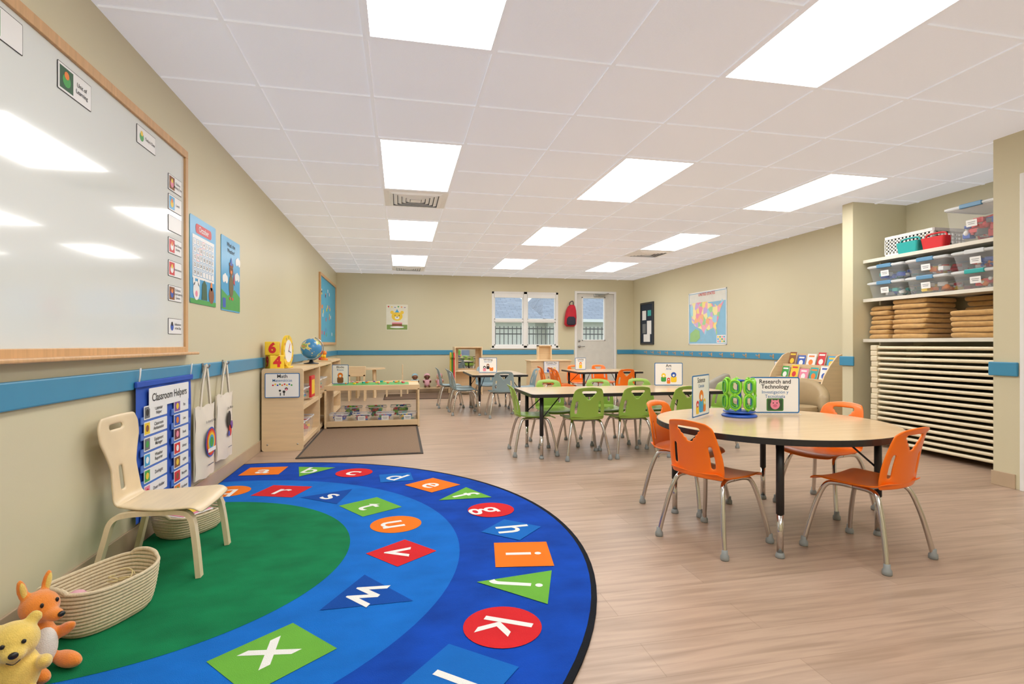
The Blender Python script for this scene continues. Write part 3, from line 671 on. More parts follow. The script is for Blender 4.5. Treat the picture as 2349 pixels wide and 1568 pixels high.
def kid(cx, cy, s, a, b): return [(circ(.022*s, cx, cy+.03*s, 14), a, 1), (rrect(.05*s, .05*s, .012*s, cx, cy-.008*s, 3), b, 0), (circ(.01*s, cx, cy+.025*s, 10), PAPER, 2)]
sign([('Science', .04, .87, INK), ('Ciencias', .028, .73, SIGNB)], kid(0, .07, 1.5, ORG, SKYB)+kid(.05, .05, .9, YEL, ORG)+kid(-.06, .045, .9, RED, YEL), (1.69, 2.77, .561), 39, .27, .235, 'white sign reading science on the round table')
sign([('Art', .04, .87, INK), ('Arte', .028, .73, SIGNB)], kid(-.05, .07, 1.0, YEL, GRN)+kid(.05, .07, 1.2, BLU, YEL)+kid(0, .04, .7, RED, ORG), (2.62, 4.88, .561), -12, .28, .225, 'white sign reading art on the rectangular table')
sign([('Writing', .042, .87, INK), ('Escritura', .03, .73, SIGNB)], kid(-.05, .05, .9, INK, PNK)+kid(.05, .06, 1.1, PAPER, ORG)+kid(0, .08, .9, BRN, INK), (1.24, 7.62, .561), -10, .26, .215, 'white sign reading writing on the slate chair table')
sign([('Listening', .035, .87, INK), ('Escuchar', .03, .73, SIGNB)], kid(0, .06, 1.2, ORG, YEL), (2.85, 8.2, .561), 20, .22, .19, 'white blue-bordered sign on the orange chair table')
sign([('Math', .045, .87, INK), ('Matemáticas', .034, .7, SIGNB)], [(circ(.008, -.08+.02*i, .115+.008*(i % 2), 8), [RED, YEL, BLU, GRN, ORG, RED, YEL, BLU, GRN][i], 0) for i in range(9)]+[(circ(.035, 0, .06, 16, .025), PAPER, 1), (circ(.01, -.02, .065, 10), INK, 2), (circ(.012, .015, .055, 10), INK, 2), (circ(.014, .035, .08, 12), INK, 2), (circ(.01, .035, .075, 10), PNK, 3), ([(-.02, .02), (-.012, .02), (-.012, .045), (-.02, .045)], INK, 2), ([(.012, .02), (.02, .02), (.02, .045), (.012, .045)], INK, 2)], (-1.06, 5.197, .49), 0, .30, .225, 'white sign reading math on the shelf end', stand=False)
sign([('Blocks', .035, .87, INK), ('Bloques', .026, .73, SIGNB)], kid(0, .06, 1.5, ORG, BRN), (-.72, 6.78, .487), -10, .2, .235, 'white blue-bordered sign on the low play bench')
# ------------------------------------------------------------------ goggles carousel
GC = (1.93, 2.76, .561)
G = thing('goggles_carousel', 'blue rotating stand holding green toy goggles', 'toy stand', GC)
m = MB(); m.lathe([(.0, 0), (.095, 0), (.098, .006), (.09, .014), (.03, .02), (.012, .03), (.011, .2), (.03, .205), (.03, .212), (0, .215)], BLU, 32); part(m, 'stand', G)
m = MB(); m.cyl((0, 0, .026), (0, 0, .032), .088, BLU, 32); part(m, 'tray', G)
for k in range(7):
    a = 2*pi*k/7+.25; m = MB()
    for cy in (.043, -.043):
        m.tube([(p[0], p[1], 0) for p in rrect(.056, .080, .027, 0, cy, 4)], .006, LIME, 8, closed=True)
        m.tube([(p[0], p[1], .006) for p in rrect(.042, .06, .019, 0, cy, 4)], .0035, GRN, 6, closed=True)
    m.tube([(0, .012, 0), (0, -.012, .004)], .008, LIME, 8)
    for sg in (-1, 1): m.tube(smooth_path([(0, sg*.09, 0), (0, sg*.088, -.02), (0, sg*.06, -.034)], 3), .0045, LIME, 6)
    single(m, 'toy_goggles', 'lime green toy safety goggles on the blue stand', 'goggles', M=Matrix.Translation(GC) @ fr((.082*math.cos(a), .082*math.sin(a), .13), (-math.sin(a), math.cos(a), 0), (0, 0, 1)), group='green goggles on the stand')
# ------------------------------------------------------------------ wooden shelves
def shelf_unit(name, w, d, h, nsh, loc, rz, label):
    S = thing(name, label, 'shelf', loc, rz)
    for sx in (-1, 1):
        m = MB(); x = sx*(w/2-.01)
        m.M = fr((x, 0, 0), (0, 1, 0), (0, 0, 1)); m.prism(rrect(d, h, .025, 0, h/2), -.01, .01, WOOD)
        for (yy, zz) in ((-d/2+.05, .06), (d/2-.05, .06), (-d/2+.05, h-.05), (d/2-.05, h-.05)): m.cyl((yy, zz, -.0115), (yy, zz, .0115), .007, STEEL, 10)
        part(m, 'side_panel', S)
    m = MB(); m.box((-w/2+.02, -d/2+.004, h-.03), (w/2-.02, d/2-.004, h-.01), WOODH, .002); part(m, 'top_panel', S)
    for i in range(nsh):
        z = .05+i*(h-.08)/nsh
        m = MB(); m.box((-w/2+.02, -d/2+.01, z), (w/2-.02, d/2-.01, z+.018), WOODH, .002); m.box((-w/2+.02, -d/2+.006, z-.02), (w/2-.02, -d/2+.018, z+.022), WOODH, .002); part(m, 'shelf_board', S)
    m = MB(); m.box((-w/2+.02, d/2-.012, .04), (w/2-.02, d/2-.004, h-.03), WOOD); part(m, 'back_panel', S)
    return S
shelf_unit('storage_shelf', 1.0, .36, .757, 2, (-1.06, 5.71, 0), 90, 'birch wooden storage shelf with toy bins')
shelf_unit('storage_shelf', 1.0, .36, .757, 2, (-1.06, 6.73, 0), 90, 'birch wooden shelf with a globe on top')
shelf_unit('storage_shelf', 1.05, .36, .77, 3, (-1.06, 7.8, 0), 90, 'birch wooden shelf with toys against the wall')
toycols = [RED, YEL, BLU, GRN, ORG, TEAL, PNK, PUR]
def pieces(w, d, h, n, loc, rz=0, s=.03, cols=toycols):
    m = MB()
    for i in range(n):
        x = random.uniform(-w/2+s*.6, w/2-s*.6); y = random.uniform(-d/2+s*.6, d/2-s*.6); z = random.uniform(s*.55, max(h-s*.6, s*.6)); a = random.uniform(0, 3)
        m.M = Matrix.Translation((x, y, z)) @ Matrix.Rotation(a, 4, 'Z'); q = s*random.uniform(.35, .6)
        k = random.random()
        if k < .4: m.box((-q, -q*.7, -q*.5), (q, q*.7, q*.5), random.choice(cols), .002)
        elif k < .7: m.ell((0, 0, 0), q*.7, random.choice(cols), 10, 6)
        else: m.cyl((-q, 0, 0), (q, 0, 0), q*.4, random.choice(cols), 10)
    return single(m, 'toy_pieces', 'small colourful toy pieces heaped in a bin', 'toys', loc, rz, kind='stuff')
def bin_(w, d, h, loc, rz=0, lid=None, group='clear toy bins', label='clear plastic toy bin', n=30, tag=True, cols=toycols, s=.03, fill=.6):
    B = thing('storage_bin', label, 'bin', loc, rz, group)
    R = lambda k, z, e=0: [(p[0], p[1], z) for p in rrect(w*k-e, d*k-e, .025)]
    m = MB(); m.loft([R(.86, 0), R(.97, h-.012)], CLEAR, False, True, False); m.loft([R(.97, h-.014), R(1, h-.012), R(1, h), R(.95, h), R(.95, h-.012)], LIDW, False, False, False); part(m, 'bin_body', B)
    if tag:
        m = MB(); m.M = fr((0, -d*.48, h*.5), (1, 0, 0), (0, -.11, 1)); m.prism(rrect(.085, .055, .004), 0, .002, PAPER); m.rect(-.03, .006, .03, .01, .003, GREYINK); m.rect(-.025, -.008, .025, -.004, .003, GREYINK); part(m, 'paper_label', B)
    if lid:
        m = MB(); m.loft([R(1.03, h-.006), R(1.03, h+.008), R(.97, h+.014), R(.9, h+.014), R(.88, h+.008)], LIDW, False); part(m, 'bin_lid', B, 'white frosted lid')
        for sy in (-1, 1): m = MB(); m.box((-w*.2, sy*d*.5-.012, h-.018), (w*.2, sy*d*.5+.012, h+.018), lid, .005); part(m, 'lid_latch', B)
    if n: pieces(w*.8, d*.8, h*fill, n, (loc[0], loc[1], loc[2]+.006), rz, s, cols)
    return B
for yy, c in ((5.42, [RED, PNK, YEL]), (5.72, [BLU, TEAL, PAPER]), (6.0, [GRN, YEL, ORG])): bin_(.24, .28, .12, (-1.05, yy, .433), 90, n=30, cols=c, tag=False)
for yy, c in ((5.40, [GRN, LIME]), (5.66, [RED, RED, ORG]), (5.95, [BLU, YEL, RED])): bin_(.22, .28, .16, (-1.05, yy, .070), 90, n=36, cols=c, tag=False, fill=.95, s=.05)
m = MB(); m.box((-.012, -.11, 0), (.012, .11, .22), RED, .004); m.box((.0122, -.09, .03), (.0128, .09, .18), YEL); single(m, 'toy_box', 'red toy box standing on the shelf', 'toy', (-.905, 5.86, .433))
for yy in (7.5, 7.8, 8.1):
    bin_(.24, .28, .12, (-1.05, yy, .53), 90, n=20, tag=False); bin_(.24, .28, .12, (-1.05, yy, .30), 90, n=20, tag=False)
for yy in (6.5, 6.95): bin_(.3, .28, .14, (-1.05, yy, .433), 90, n=24, tag=False)
def ncube(loc, rz, s, a, b):
    m = MB(); m.box((-s/2, -s/2, 0), (s/2, s/2, s), YEL, .008, 3)
    for rot, t in ((0, a), (90, b), (180, a), (-90, b)):
        m.M = Matrix.Rotation(math.radians(rot), 4, 'Z') @ fr((0, -s/2-.0006, s/2), (1, 0, 0), (0, 0, 1)); m.text(t, 0, 0, s*1.0, RED, .0006, bold=.05)
    m.M = Matrix.Identity(4); single(m, 'number_cube', 'yellow foam cube with red numbers', 'number cube', loc, rz, group='number cubes')
ncube((-1.15, 5.31, .7475), 32, .13, '4', '9'); ncube((-1.165, 5.30, .8780), 8, .125, '6', '8')
K = thing('teaching_clock', 'yellow toy teaching clock with coloured numbers', 'clock', (-1.09, 5.57, .748), 84)
m = MB(); m.M = fr((0, .0, .165), (1, 0, 0), (0, 0, 1)); m.prism(circ(.155, n=40), -.012, .012, YEL); m.flat(circ(.11, n=36), .0126, PAPER)
for k in range(12):
    a = pi/2-2*pi*k/12-pi/6; m.text(str(k+1), .132*math.cos(a), .132*math.sin(a), .034, [RED, BLU, GRN][k % 3], .0134, bold=.02)
m.flat([(-.006, 0), (.006, 0), (.05, .07), (.04, .075)], .014, RED); m.flat([(-.006, 0), (0, -.006), (.07, -.02), (.07, -.01)], .0144, BLU); m.flat(circ(.01, n=12), .015, INK); part(m, 'clock_face', K)
m = MB(); m.box((-.08, -.035, 0), (.08, .035, .016), YEL, .005); part(m, 'clock_base', K)
G = thing('globe', 'blue world globe on a stand', 'globe', (-1.03, 6.62, .748))
m = MB(); m.ell((0, 0, .18), .12, globe_mat(), 32, 20, Matrix.Rotation(.4, 3, 'X')); part(m, 'globe_ball', G)
m = MB(); m.tube([(.135*math.sin(t), 0, .18+.135*math.cos(t)) for t in [.3+i*(pi)/16 for i in range(17)]], .006, STEEL, 8); part(m, 'globe_arm', G)
m = MB(); m.lathe([(0, 0), (.085, 0), (.085, .008), (.03, .02), (.014, .05), (0, .052)], BLACK, 28); part(m, 'globe_base', G)
for x, y, c in ((-1.0, 7.5, ORG), (-1.08, 7.85, RED)):
    m = MB(); m.cyl((0, 0, 0), (0, 0, .03), .045, c); m.cyl((0, 0, .03), (0, 0, .09), .02, YEL); m.ell((0, 0, .1), .03, c, 12, 8); single(m, 'stacking_toy', 'small colourful stacking toy on the shelf', 'toy', (x, y, .761), group='stacking toys')
# ------------------------------------------------------------------ low play bench
P = thing('play_bench', 'low birch two-tier play bench with green play mat', 'play table', (-.32, 6.79, 0))
m = MB(); m.box((-.545, -.34, .463), (.545, .34, .485), WOODH, .004); m.box((-.545, -.345, .44), (.545, -.33, .50), WOODH, .003); m.box((-.545, .33, .44), (.545, .345, .50), WOODH, .003); part(m, 'tabletop', P)
for sx in (-1, 1):
    m = MB(); m.M = fr((sx*.53, 0, 0), (0, 1, 0), (0, 0, 1)); m.prism(rrect(.69, .463, .01, 0, .2315), -.011, .011, WOOD); part(m, 'side_panel', P)
m = MB(); m.box((-.518, -.34, .03), (.518, .34, .05), WOODH, .003); m.box((-.518, -.345, .02), (.518, -.33, .085), WOODH, .003); part(m, 'lower_shelf', P)
m = MB(); m.box((-.5, -.22, 0), (.4, .26, .004), GRN, .001)
single(m, 'building_plate', 'green building plate with colourful bricks on the bench', 'building plate', (-.3, 6.8, .486))
pieces(.85, .35, .02, 40, (-.33, 6.8, .49), 0, .035)
for i, x in enumerate((-.71, -.45, -.18, .08)): bin_(.22, .2, .11, (x, 6.6, .0505), 0, n=40, fill=1.0, s=.04, cols=[[BLU, PUR, PAPER], [RED, RED, BLU, GREYINK], [GRN, RED, BLU], [BLU, TEAL, YEL]][i])
for i, x in enumerate((-.6, -.3, .0)): bin_(.26, .22, .15, (x, 6.95, .0505), 0, n=34, fill=1.15, s=.055, cols=[GRN, RED, BLU, TEAL, LIME], tag=False)
# ------------------------------------------------------------------ bent plywood chair
C = thing('wooden_chair', 'bent plywood child chair on the alphabet rug', 'chair', (-1.005, 2.62, .0128), -90)
def sf(u, v):
    x = u*2-1; y = -.15+.345*v; wd = lerp_tab([(0, .125), (.2, .155), (.5, .185), (1, .19)], v)
    z = .292-.008*math.sin(v*pi)+.006*x*x-(.03*((v-.88)/.12)**2 if v > .88 else 0)
    return (x*wd, y, z)
s = part(sheet(sf, 8, 12, PLY), 'seat', C); mod(s, 'SOLIDIFY', thickness=.012, offset=-1); mod(s, 'SUBSURF', levels=1, render_levels=1)
def bf(u, v):
    x = u*2-1; wd = lerp_tab([(0, .125), (.15, .12), (.45, .105), (.62, .135), (.75, .165), (.9, .168), (1, .14)], v)
    if v < .14: y = -.145-.035*math.sin(v/.14*pi/2); z = .285+.03*(1-math.cos(v/.14*pi/2))
    else: y = -.18-.045*(v-.14); z = .315+.345*(v-.14)/.86
    return (x*wd, y+.018*x*x, z)
holes = {(i, 17) for i in range(4, 8)} | {(i, j) for i in (5, 6) for j in range(4, 9)}
b = part(sheet(bf, 12, 20, PLY, holes), 'backrest', C); mod(b, 'SOLIDIFY', thickness=.012, offset=0); mod(b, 'SUBSURF', levels=1, render_levels=1)
for sx in (-1, 1):
    for sy in (-1, 1):
        m = MB(); yy = .185 if sy > 0 else .205
        m.ribbon(smooth_path([(sx*.15, sy*-.0, .268), (sx*.155, sy*.10, .266), (sx*.165, sy*.145, .245), (sx*.175, sy*.165, .17), (sx*.185, sy*yy, .0)], 5), (1, 0, 0), .034, .02, PLY)
        part(m, 'leg', C)
# ------------------------------------------------------------------ baskets
def basket(a, b, h, loc, rz, label):
    m = MB(); n = 44; rc = .0066; coils = int(h/(rc*1.75))
    def ring(k):
        t = k/coils; sc = .80+.22*math.sqrt(t); P = []
        for i in range(n):
            an = 2*pi*i/n; ca, sa = math.cos(an), math.sin(an)
            x = a*sc*math.copysign(abs(ca)**.72, ca); y = b*sc*math.copysign(abs(sa)**.72, sa)
            P.append((x, y, rc+k*rc*1.75+.016*t*t*abs(ca)**2))
        return P
    for k in range(coils+1): m.tube(ring(k), rc, ROPE, 8, closed=True)
    R = ring(0); m.flat([(p[0], p[1]) for p in R], .004, ROPE); m.flat([(p[0], p[1]) for p in R][::-1], .002, ROPE)
    B = thing('rope_basket', label, 'basket', loc, rz); part(m, 'basket_body', B)
    for sx in (-1, 1):
        m = MB(); z = rc+coils*rc*1.75+.012; w = b*.5
        m.tube(smooth_path([(sx*a*.97, -w, z), (sx*a*1.0, -w*.7, z+.014), (sx*a*1.02, 0, z+.020), (sx*a*1.0, w*.7, z+.014), (sx*a*.97, w, z)], 5), rc*1.2, ROPE, 8)
        part(m, 'basket_handle', B)
    return B
basket(.172, .118, .14, (-1.035, 2.145, .0125), 66, 'cream rope basket holding toy balls on the rug')
basket(.165, .115, .10, (-1.075, 3.05, .0125), 62, 'cream rope basket behind the plywood chair')
m = MB(); m.ell((0, 0, 0), .033, mat('pink_foam', '#E3A9B4', .8), 20, 14); single(m, 'toy_ball', 'pale pink ball in the rope basket', 'ball', (-1.08, 2.08, .108))
m = MB()
for k in range(26):
    a = random.uniform(0, 6.28); q = random.uniform(-.9, .9); r = .045
    m.tube([(r*math.cos(a+t)*math.sqrt(max(0, 1-q*q)), r*math.sin(a+t)*math.cos(k)+.0, r*(q*math.cos(t*.5)+.25*math.sin(t+k))) for t in (0, .3, .6, .9, 1.2)], .0022, mat('straw', '#D9C58C', .5), 5)
single(m, 'woven_ball', 'straw coloured woven ball in the rope basket', 'ball', (-1.0, 2.2, .105))
m = MB(); m.box((-.09, -.065, 0), (.09, .065, .006), PAPER, .002); m.box((-.082, -.058, .006), (.082, .058, .009), PNK, .001); m.flat(circ(.04, 0, 0, 16), .0096, YEL); single(m, 'picture_book', 'picture book lying in the rope basket', 'book', (-1.075, 3.05, .105), 60)
# ------------------------------------------------------------------ plush toys
PY = mat('plush_yellow', '#F0CE62', .95, var=.08, scale=(40, 40, 40), bump=.4, bscale=300, sheen=.5); PO = mat('plush_orange', '#F08A2A', .95, var=.08, scale=(40, 40, 40), bump=.4, bscale=300, sheen=.5); PW = mat('plush_white', '#EFEAE0', .95, var=.05, bump=.4, bscale=300)
PK = mat('plush_black', '#17130f', .3); PRD = mat('plush_red', '#C92A2F', .9)
def fuse(m, name, par, vox=.005):
    o = part(m, name, par); mod(o, 'REMESH', mode='VOXEL', voxel_size=vox, use_smooth_shade=True); mod(o, 'SMOOTH', factor=.6, iterations=6); return o
def Rm(a, ax): return Matrix.Rotation(math.radians(a), 3, ax)
T = thing('plush_bear', 'yellow plush bear sitting on the rug', 'plush toy', (-1.03, 1.69, .0125), 32)
m = MB(); m.ell((0, 0, .075), (.06, .055, .075), PY, 20, 14); m.ell((0, -.01, .165), (.058, .054, .052), PY, 22, 16); m.ell((0, -.055, .150), (.028, .028, .022), PY)
m.ell((-.045, 0, .213), (.018, .01, .018), PY); m.ell((.045, 0, .213), (.018, .01, .018), PY)
m.ell((-.062, -.03, .095), (.02, .04, .02), PY, R=Rm(-25, 'X')); m.ell((.062, -.03, .095), (.02, .04, .02), PY, R=Rm(-25, 'X')); m.ell((-.045, -.075, .025), (.024, .052, .024), PY); m.ell((.045, -.075, .025), (.024, .052, .024), PY)
fuse(m, 'body', T)
m = MB(); m.ell((0, -.085, .158), (.011, .007, .009), PK, 12, 8); part(m, 'nose', T, 'black nose')
m = MB(); m.tube(smooth_path([(-.014, -.077, .140), (0, -.083, .134), (.014, -.077, .140)], 4), .0012, PK, 6); part(m, 'mouth', T, 'stitched black mouth')
for sx in (-1, 1):
    m = MB(); m.ell((sx*.021, -.06, .178), (.0055, .004, .006), PK, 10, 8); part(m, 'eye', T)
T = thing('plush_animal', 'orange and white plush animal with pointed ears', 'plush toy', (-1.06, 1.83, .0125), 62)
m = MB(); m.ell((0, 0, .08), (.055, .05, .085), PO, 20, 14); m.ell((0, -.02, .195), (.048, .05, .045), PO, 22, 16); m.ell((0, -.075, .180), (.022, .036, .019), PO)
for sx in (-1, 1):
    m.ell((sx*.032, .0, .25), (.014, .009, .038), PO, R=Rm(sx*12, 'Y')); m.ell((sx*.058, -.035, .10), (.018, .05, .018), PO, R=Rm(-30, 'X')); m.ell((sx*.042, -.07, .025), (.024, .055, .024), PO)
m.tube(smooth_path([(0, .04, .03), (.03, .09, .04), (.06, .1, .09)], 5), .012, PO)
fuse(m, 'body', T)
m = MB(); m.ell((0, -.032, .075), (.04, .026, .06), PW, 16, 12); part(m, 'belly', T, 'white belly')
m = MB(); m.ell((0, -.11, .186), (.010, .007, .008), PK, 12, 8); part(m, 'nose', T)
for sx in (-1, 1):
    m = MB(); m.ell((sx*.02, -.062, .212), (.005, .004, .007), PK, 10, 8); part(m, 'eye', T)
    m = MB(); m.ell((sx*.033, -.007, .252), (.008, .004, .026), PY, R=Rm(sx*12, 'Y')); part(m, 'inner_ear', T)
T = thing('plush_toy', 'blue and red plush toy against the wall', 'plush toy', (-1.18, 1.80, .0125), 60)
m = MB(); m.ell((0, 0, .08), (.045, .045, .08), PRD, 18, 12); m.ell((0, 0, .175), (.038, .038, .036), PRD, 18, 12); m.ell((-.05, 0, .1), (.012, .03, .04), PRD); m.ell((.05, 0, .1), (.012, .03, .04), PRD); fuse(m, 'body', T)
m = MB(); m.ell((0, 0, .21), (.03, .026, .026), mat('plush_blue', '#1C7FC0', .9), 16, 10); part(m, 'hat', T)
for sx in (-1, 1):
    m = MB(); m.ell((sx*.015, -.036, .18), .005, PK, 8, 6); part(m, 'eye', T)
# ------------------------------------------------------------------ alcove shelves
for i, z in enumerate((1.80, 1.41, 1.01)):
    m = MB(); m.box((4.57, 2.97, z), (5.09, 4.52, z+.02), MELA, .002); m.box((4.56, 2.97, z-.01), (4.572, 4.52, z+.022), MELA, .002)
    for yy in (3.05, 4.45): m.box((4.7, yy, z-.04), (5.09, yy+.02, z-.001), MELA)
    single(m, 'wall_shelf', 'pale melamine wall shelf in the alcove', 'shelf', group='alcove wall shelves')
for r in range(2):
    for i, yy in enumerate((4.30, 3.89, 3.47)):
        bin_(.385, .44, .145, (4.80, yy, 1.433+r*.162), -90, lid=[LIDB, LIDB, LIDW][i] if r else [LIDB, LIDB, TEAL][i], n=40, cols=[[PAPER, TEAL, BLU], [PAPER, RED, ORG, YEL], [RED, ORG, BLU, PAPER]][i], group='lidded bins on the alcove shelf', label='clear lidded storage bin on the alcove shelf', s=.06, fill=.8)
bin_(.44, .44, .30, (4.80, 3.50, 1.824), -90, lid=LIDB, n=110, cols=[RED, PAPER, GREYINK, BLU, RED], group='lidded bins on the alcove shelf', label='large clear lidded bin with red and white toys', s=.09, fill=.85)
CR = thing('plastic_crate', 'white perforated plastic crate on the top shelf', 'crate', (4.83, 4.12, 1.824), -90)
m = MB(); w, d, h = .48, .34, .2; CW = mat('crate_white', '#EDECE8', .5)
for (o, ux, L_) in (((0, -d/2, 0), (1, 0, 0), w), ((0, d/2, 0), (-1, 0, 0), w), ((w/2, 0, 0), (0, 1, 0), d), ((-w/2, 0, 0), (0, -1, 0), d)):
    m.M = fr(o, ux, (0, 0, 1)); m.box((-L_/2, h-.03, -.004), (L_/2, h, .008), CW, .002); m.box((-L_/2, 0, -.004), (L_/2, .03, .004), CW, .002)
    k = int(L_/.035)
    for i in range(k+1): x = -L_/2+L_*i/k; m.box((x-.008, .03, -.003), (x+.008, h-.03, .003), CW)
    for j in range(4): m.box((-L_/2, .052+j*.034, -.003), (L_/2, .068+j*.034, .003), CW)
m.M = Matrix.Identity(4); m.box((-w/2, -d/2, 0), (w/2, d/2, .006), CW); part(m, 'crate_body', CR)
def caddy(mt, loc, rz, label):
    B = thing('craft_caddy', label, 'caddy', loc, rz)
    m = MB(); R = lambda w, d, z: [(p[0], p[1], z) for p in rrect(w, d, .02)]
    m.loft([R(.19, .08, 0), R(.22, .10, .10), R(.21, .09, .10), R(.18, .07, .006)], mt, False); m.box((-.10, -.003, .005), (.10, .003, .1), mt); part(m, 'caddy_body', B)
    m = MB(); m.tube(smooth_path([(-.1, 0, .09), (-.085, 0, .125), (-.04, 0, .135), (.04, 0, .135), (.085, 0, .125), (.1, 0, .09)], 4), .008, mt, 8); part(m, 'caddy_handle', B)
    return B
caddy(TEAL, (4.615, 4.06, 1.824), -90, 'teal plastic craft caddy on the top shelf'); caddy(RED, (4.63, 3.83, 1.824), -90, 'red plastic craft caddy on the top shelf')
def blanket_mesh(w, d, t, seed):
    B = bmesh.new(); bmesh.ops.create_cube(B, size=1.0)
    for v in B.verts: v.co = Vector((v.co.x*w, v.co.y*d, v.co.z*t))
    bmesh.ops.bevel(B, geom=list(B.edges), offset=t*.46, segments=4, profile=.5, affect='EDGES')
    bmesh.ops.subdivide_edges(B, edges=[e for e in B.edges if e.calc_length() > .1], cuts=6, use_grid_fill=True)
    for v in B.verts:
        n = noise.noise(Vector((v.co.x*9+seed*7, v.co.y*9, v.co.z*30))); v.co.z += n*.004; v.co.x += noise.noise(Vector((v.co.y*8, seed*3, v.co.z*20)))*.016; v.co.y += noise.noise(Vector((v.co.x*8, seed*5, v.co.z*20)))*.014
    m = MB(); m.bm(B, BLANK, True); return m.mesh('folded_blanket')
bmz = [blanket_mesh(.34, .22, .043, 1), blanket_mesh(.34, .34, .043, 2), blanket_mesh(.26, .36, .043, 3), blanket_mesh(.17, .34, .043, 4)]
for me_i, (x, y, n) in ((0, (4.78, 4.385, 7)), (1, (4.77, 4.055, 8)), (3, (4.975, 3.62, 8)), (2, (4.72, 3.50, 5))):
    for k in range(n):
        o = bpy.data.objects.new('folded_blanket', bmz[me_i]); COL.objects.link(o)
        o.location = (x+random.uniform(-.014, .014), y+random.uniform(-.012, .012), 1.031+.0235+k*.0462); o.rotation_euler = (0, 0, random.uniform(-.05, .05)+(pi if k % 2 else 0))
        setp(o, 'folded tan fleece blanket in a stack', 'blanket', 'folded blankets on the alcove shelf')
K0 = thing('stacking_cot', 'cream stacking rest cot in a tall stack', 'cot', (4.76, 3.67, .05), group='stacked rest cots')
m = MB(); cw, cl = .54, 1.30
m.tube([(p[0], p[1], .02) for p in rrect(cw, cl, .03, n=3)], .0145, COT, 8, closed=True); part(m, 'cot_frame', K0)
m = MB(); m.box((-cw/2+.01, -cl/2+.01, .018), (cw/2-.01, cl/2-.01, .022), COTF); part(m, 'cot_sheet', K0)
for sx in (-1, 1):
    for sy in (-1, 1):
        m = MB(); m.box((sx*cw/2-.022, sy*cl/2-.05, -.006), (sx*cw/2+.022, sy*cl/2+.022, .044), COT, .008); part(m, 'corner_leg', K0)
for k in range(1, 18): clone(K0, (4.76+random.uniform(-.004, .004), 3.67+random.uniform(-.006, .006), .05+k*.0515))
# ------------------------------------------------------------------ book rack and books
B = thing('book_rack', 'birch tiered book display rack against the wall', 'book rack', (4.86, 5.64, 0), -90)
w = .9
prof = [(-.19, 0), (.19, 0), (.19, .87), (.10, .87), (.03, .84), (-.06, .74), (-.14, .62), (-.18, .52), (-.19, .45)]
for sx in (-1, 1):
    m = MB(); m.M = fr((sx*(w/2-.01), 0, 0), (0, 1, 0), (0, 0, 1)); m.prism(prof, -.01, .01, WOOD); part(m, 'side_panel', B)
for i, (y, z) in enumerate(((-.165, .36), (-.06, .52), (.045, .68))):
    m = MB(); m.box((-w/2+.02, y-.02, z), (w/2-.02, y+.06, z+.012), WOODH); m.box((-w/2+.02, y-.025, z), (w/2-.02, y-.015, z+.05), WOODH, .002)
    m.M = Matrix.Translation((0, y+.05, z)) @ Matrix.Rotation(math.radians(-14), 4, 'X'); m.box((-w/2+.02, 0, 0), (w/2-.02, .008, .17), WOODH); part(m, 'display_tier', B)
m = MB(); m.box((-w/2+.02, .175, .02), (w/2-.02, .19, .86), WOOD); part(m, 'back_panel', B)
Bm = xf((4.86, 5.64, 0), -90)
cc = [(RED, YEL), (SKYB, PAPER), (ORG, BLU), (PAPER, RED), (INK, YEL), (GRN, PAPER), (YEL, RED), (PNK, PAPER), (TEAL, ORG), (PAPER, BLU), (BRN, YEL), (BLU, PAPER), (PAPER, ORG), (RED, PAPER), (SKYB, YEL)]
q = 0
for i, (y, z) in enumerate(((-.165, .372), (-.06, .532), (.045, .692))):
    for k in range(5):
        a, b2 = cc[q]; q += 1; m = MB(); hh = .15+.02*((k+i) % 3); hw = .06+.006*(k % 3)
        m.box((-hw, -.005, 0), (hw, .005, hh), PAPER); m.M = fr((0, -.0055, hh/2), (1, 0, 0), (0, 0, 1)); m.rect(-hw, -hh/2, hw, hh/2, .0, a); m.flat(circ(.035, 0, -.02, 16), .001, b2); m.rect(-.045, hh/2-.04, .045, hh/2-.02, .001, b2)
        single(m, 'picture_book', 'picture book displayed upright in the birch rack', 'book', M=Bm @ Matrix.Translation((-.32+.16*k, y+.012, z+.002)) @ Matrix.Rotation(math.radians(-14), 4, 'X'), group='books in the display rack')
def tub(mt, loc, rz, label):
    T = thing('soft_tub_chair', label, 'chair', loc, rz); n = 20
    m = MB()
    def rg(k, z, e):
        out = []
        for i in range(n+1): a = math.radians(-10+200*i/n); r = .29-e; out.append((r*math.cos(a), r*math.sin(a), .02+(z-.02)*(0.72+.28*max(0, math.sin(a)))))
        for i in range(n, -1, -1): a = math.radians(-10+200*i/n); r = .19+e; out.append((r*math.cos(a), r*math.sin(a), .02+(z-.02)*(0.72+.28*max(0, math.sin(a)))))
        return out
    m.loft([rg(0, .02, 0), rg(0, .54, 0), rg(0, .57, .012), rg(0, .585, .035)], mt); part(m, 'backrest', T)
    m = MB(); m.prism(circ(.185, 0, -.02, 30), .0, .27, mt, smooth=True); m.prism(circ(.18, 0, -.03, 30), .27, .30, mt, smooth=True); part(m, 'seat', T)
tub(SOFTB, (4.33, 5.12, 0), -50, 'taupe vinyl child tub chair beside the book rack'); tub(SOFTG, (4.13, 6.6, 0), -140, 'grey vinyl child tub chair')
sign([('Reading', .04, .87, INK), ('Lectura', .03, .73, SIGNB)], kid(0, .06, 1.2, GRN, YEL), None, 0, .28, .215, 'white blue-bordered sign on the wall', M=xf((5.09, 6.35, .53), -90), stand=False)
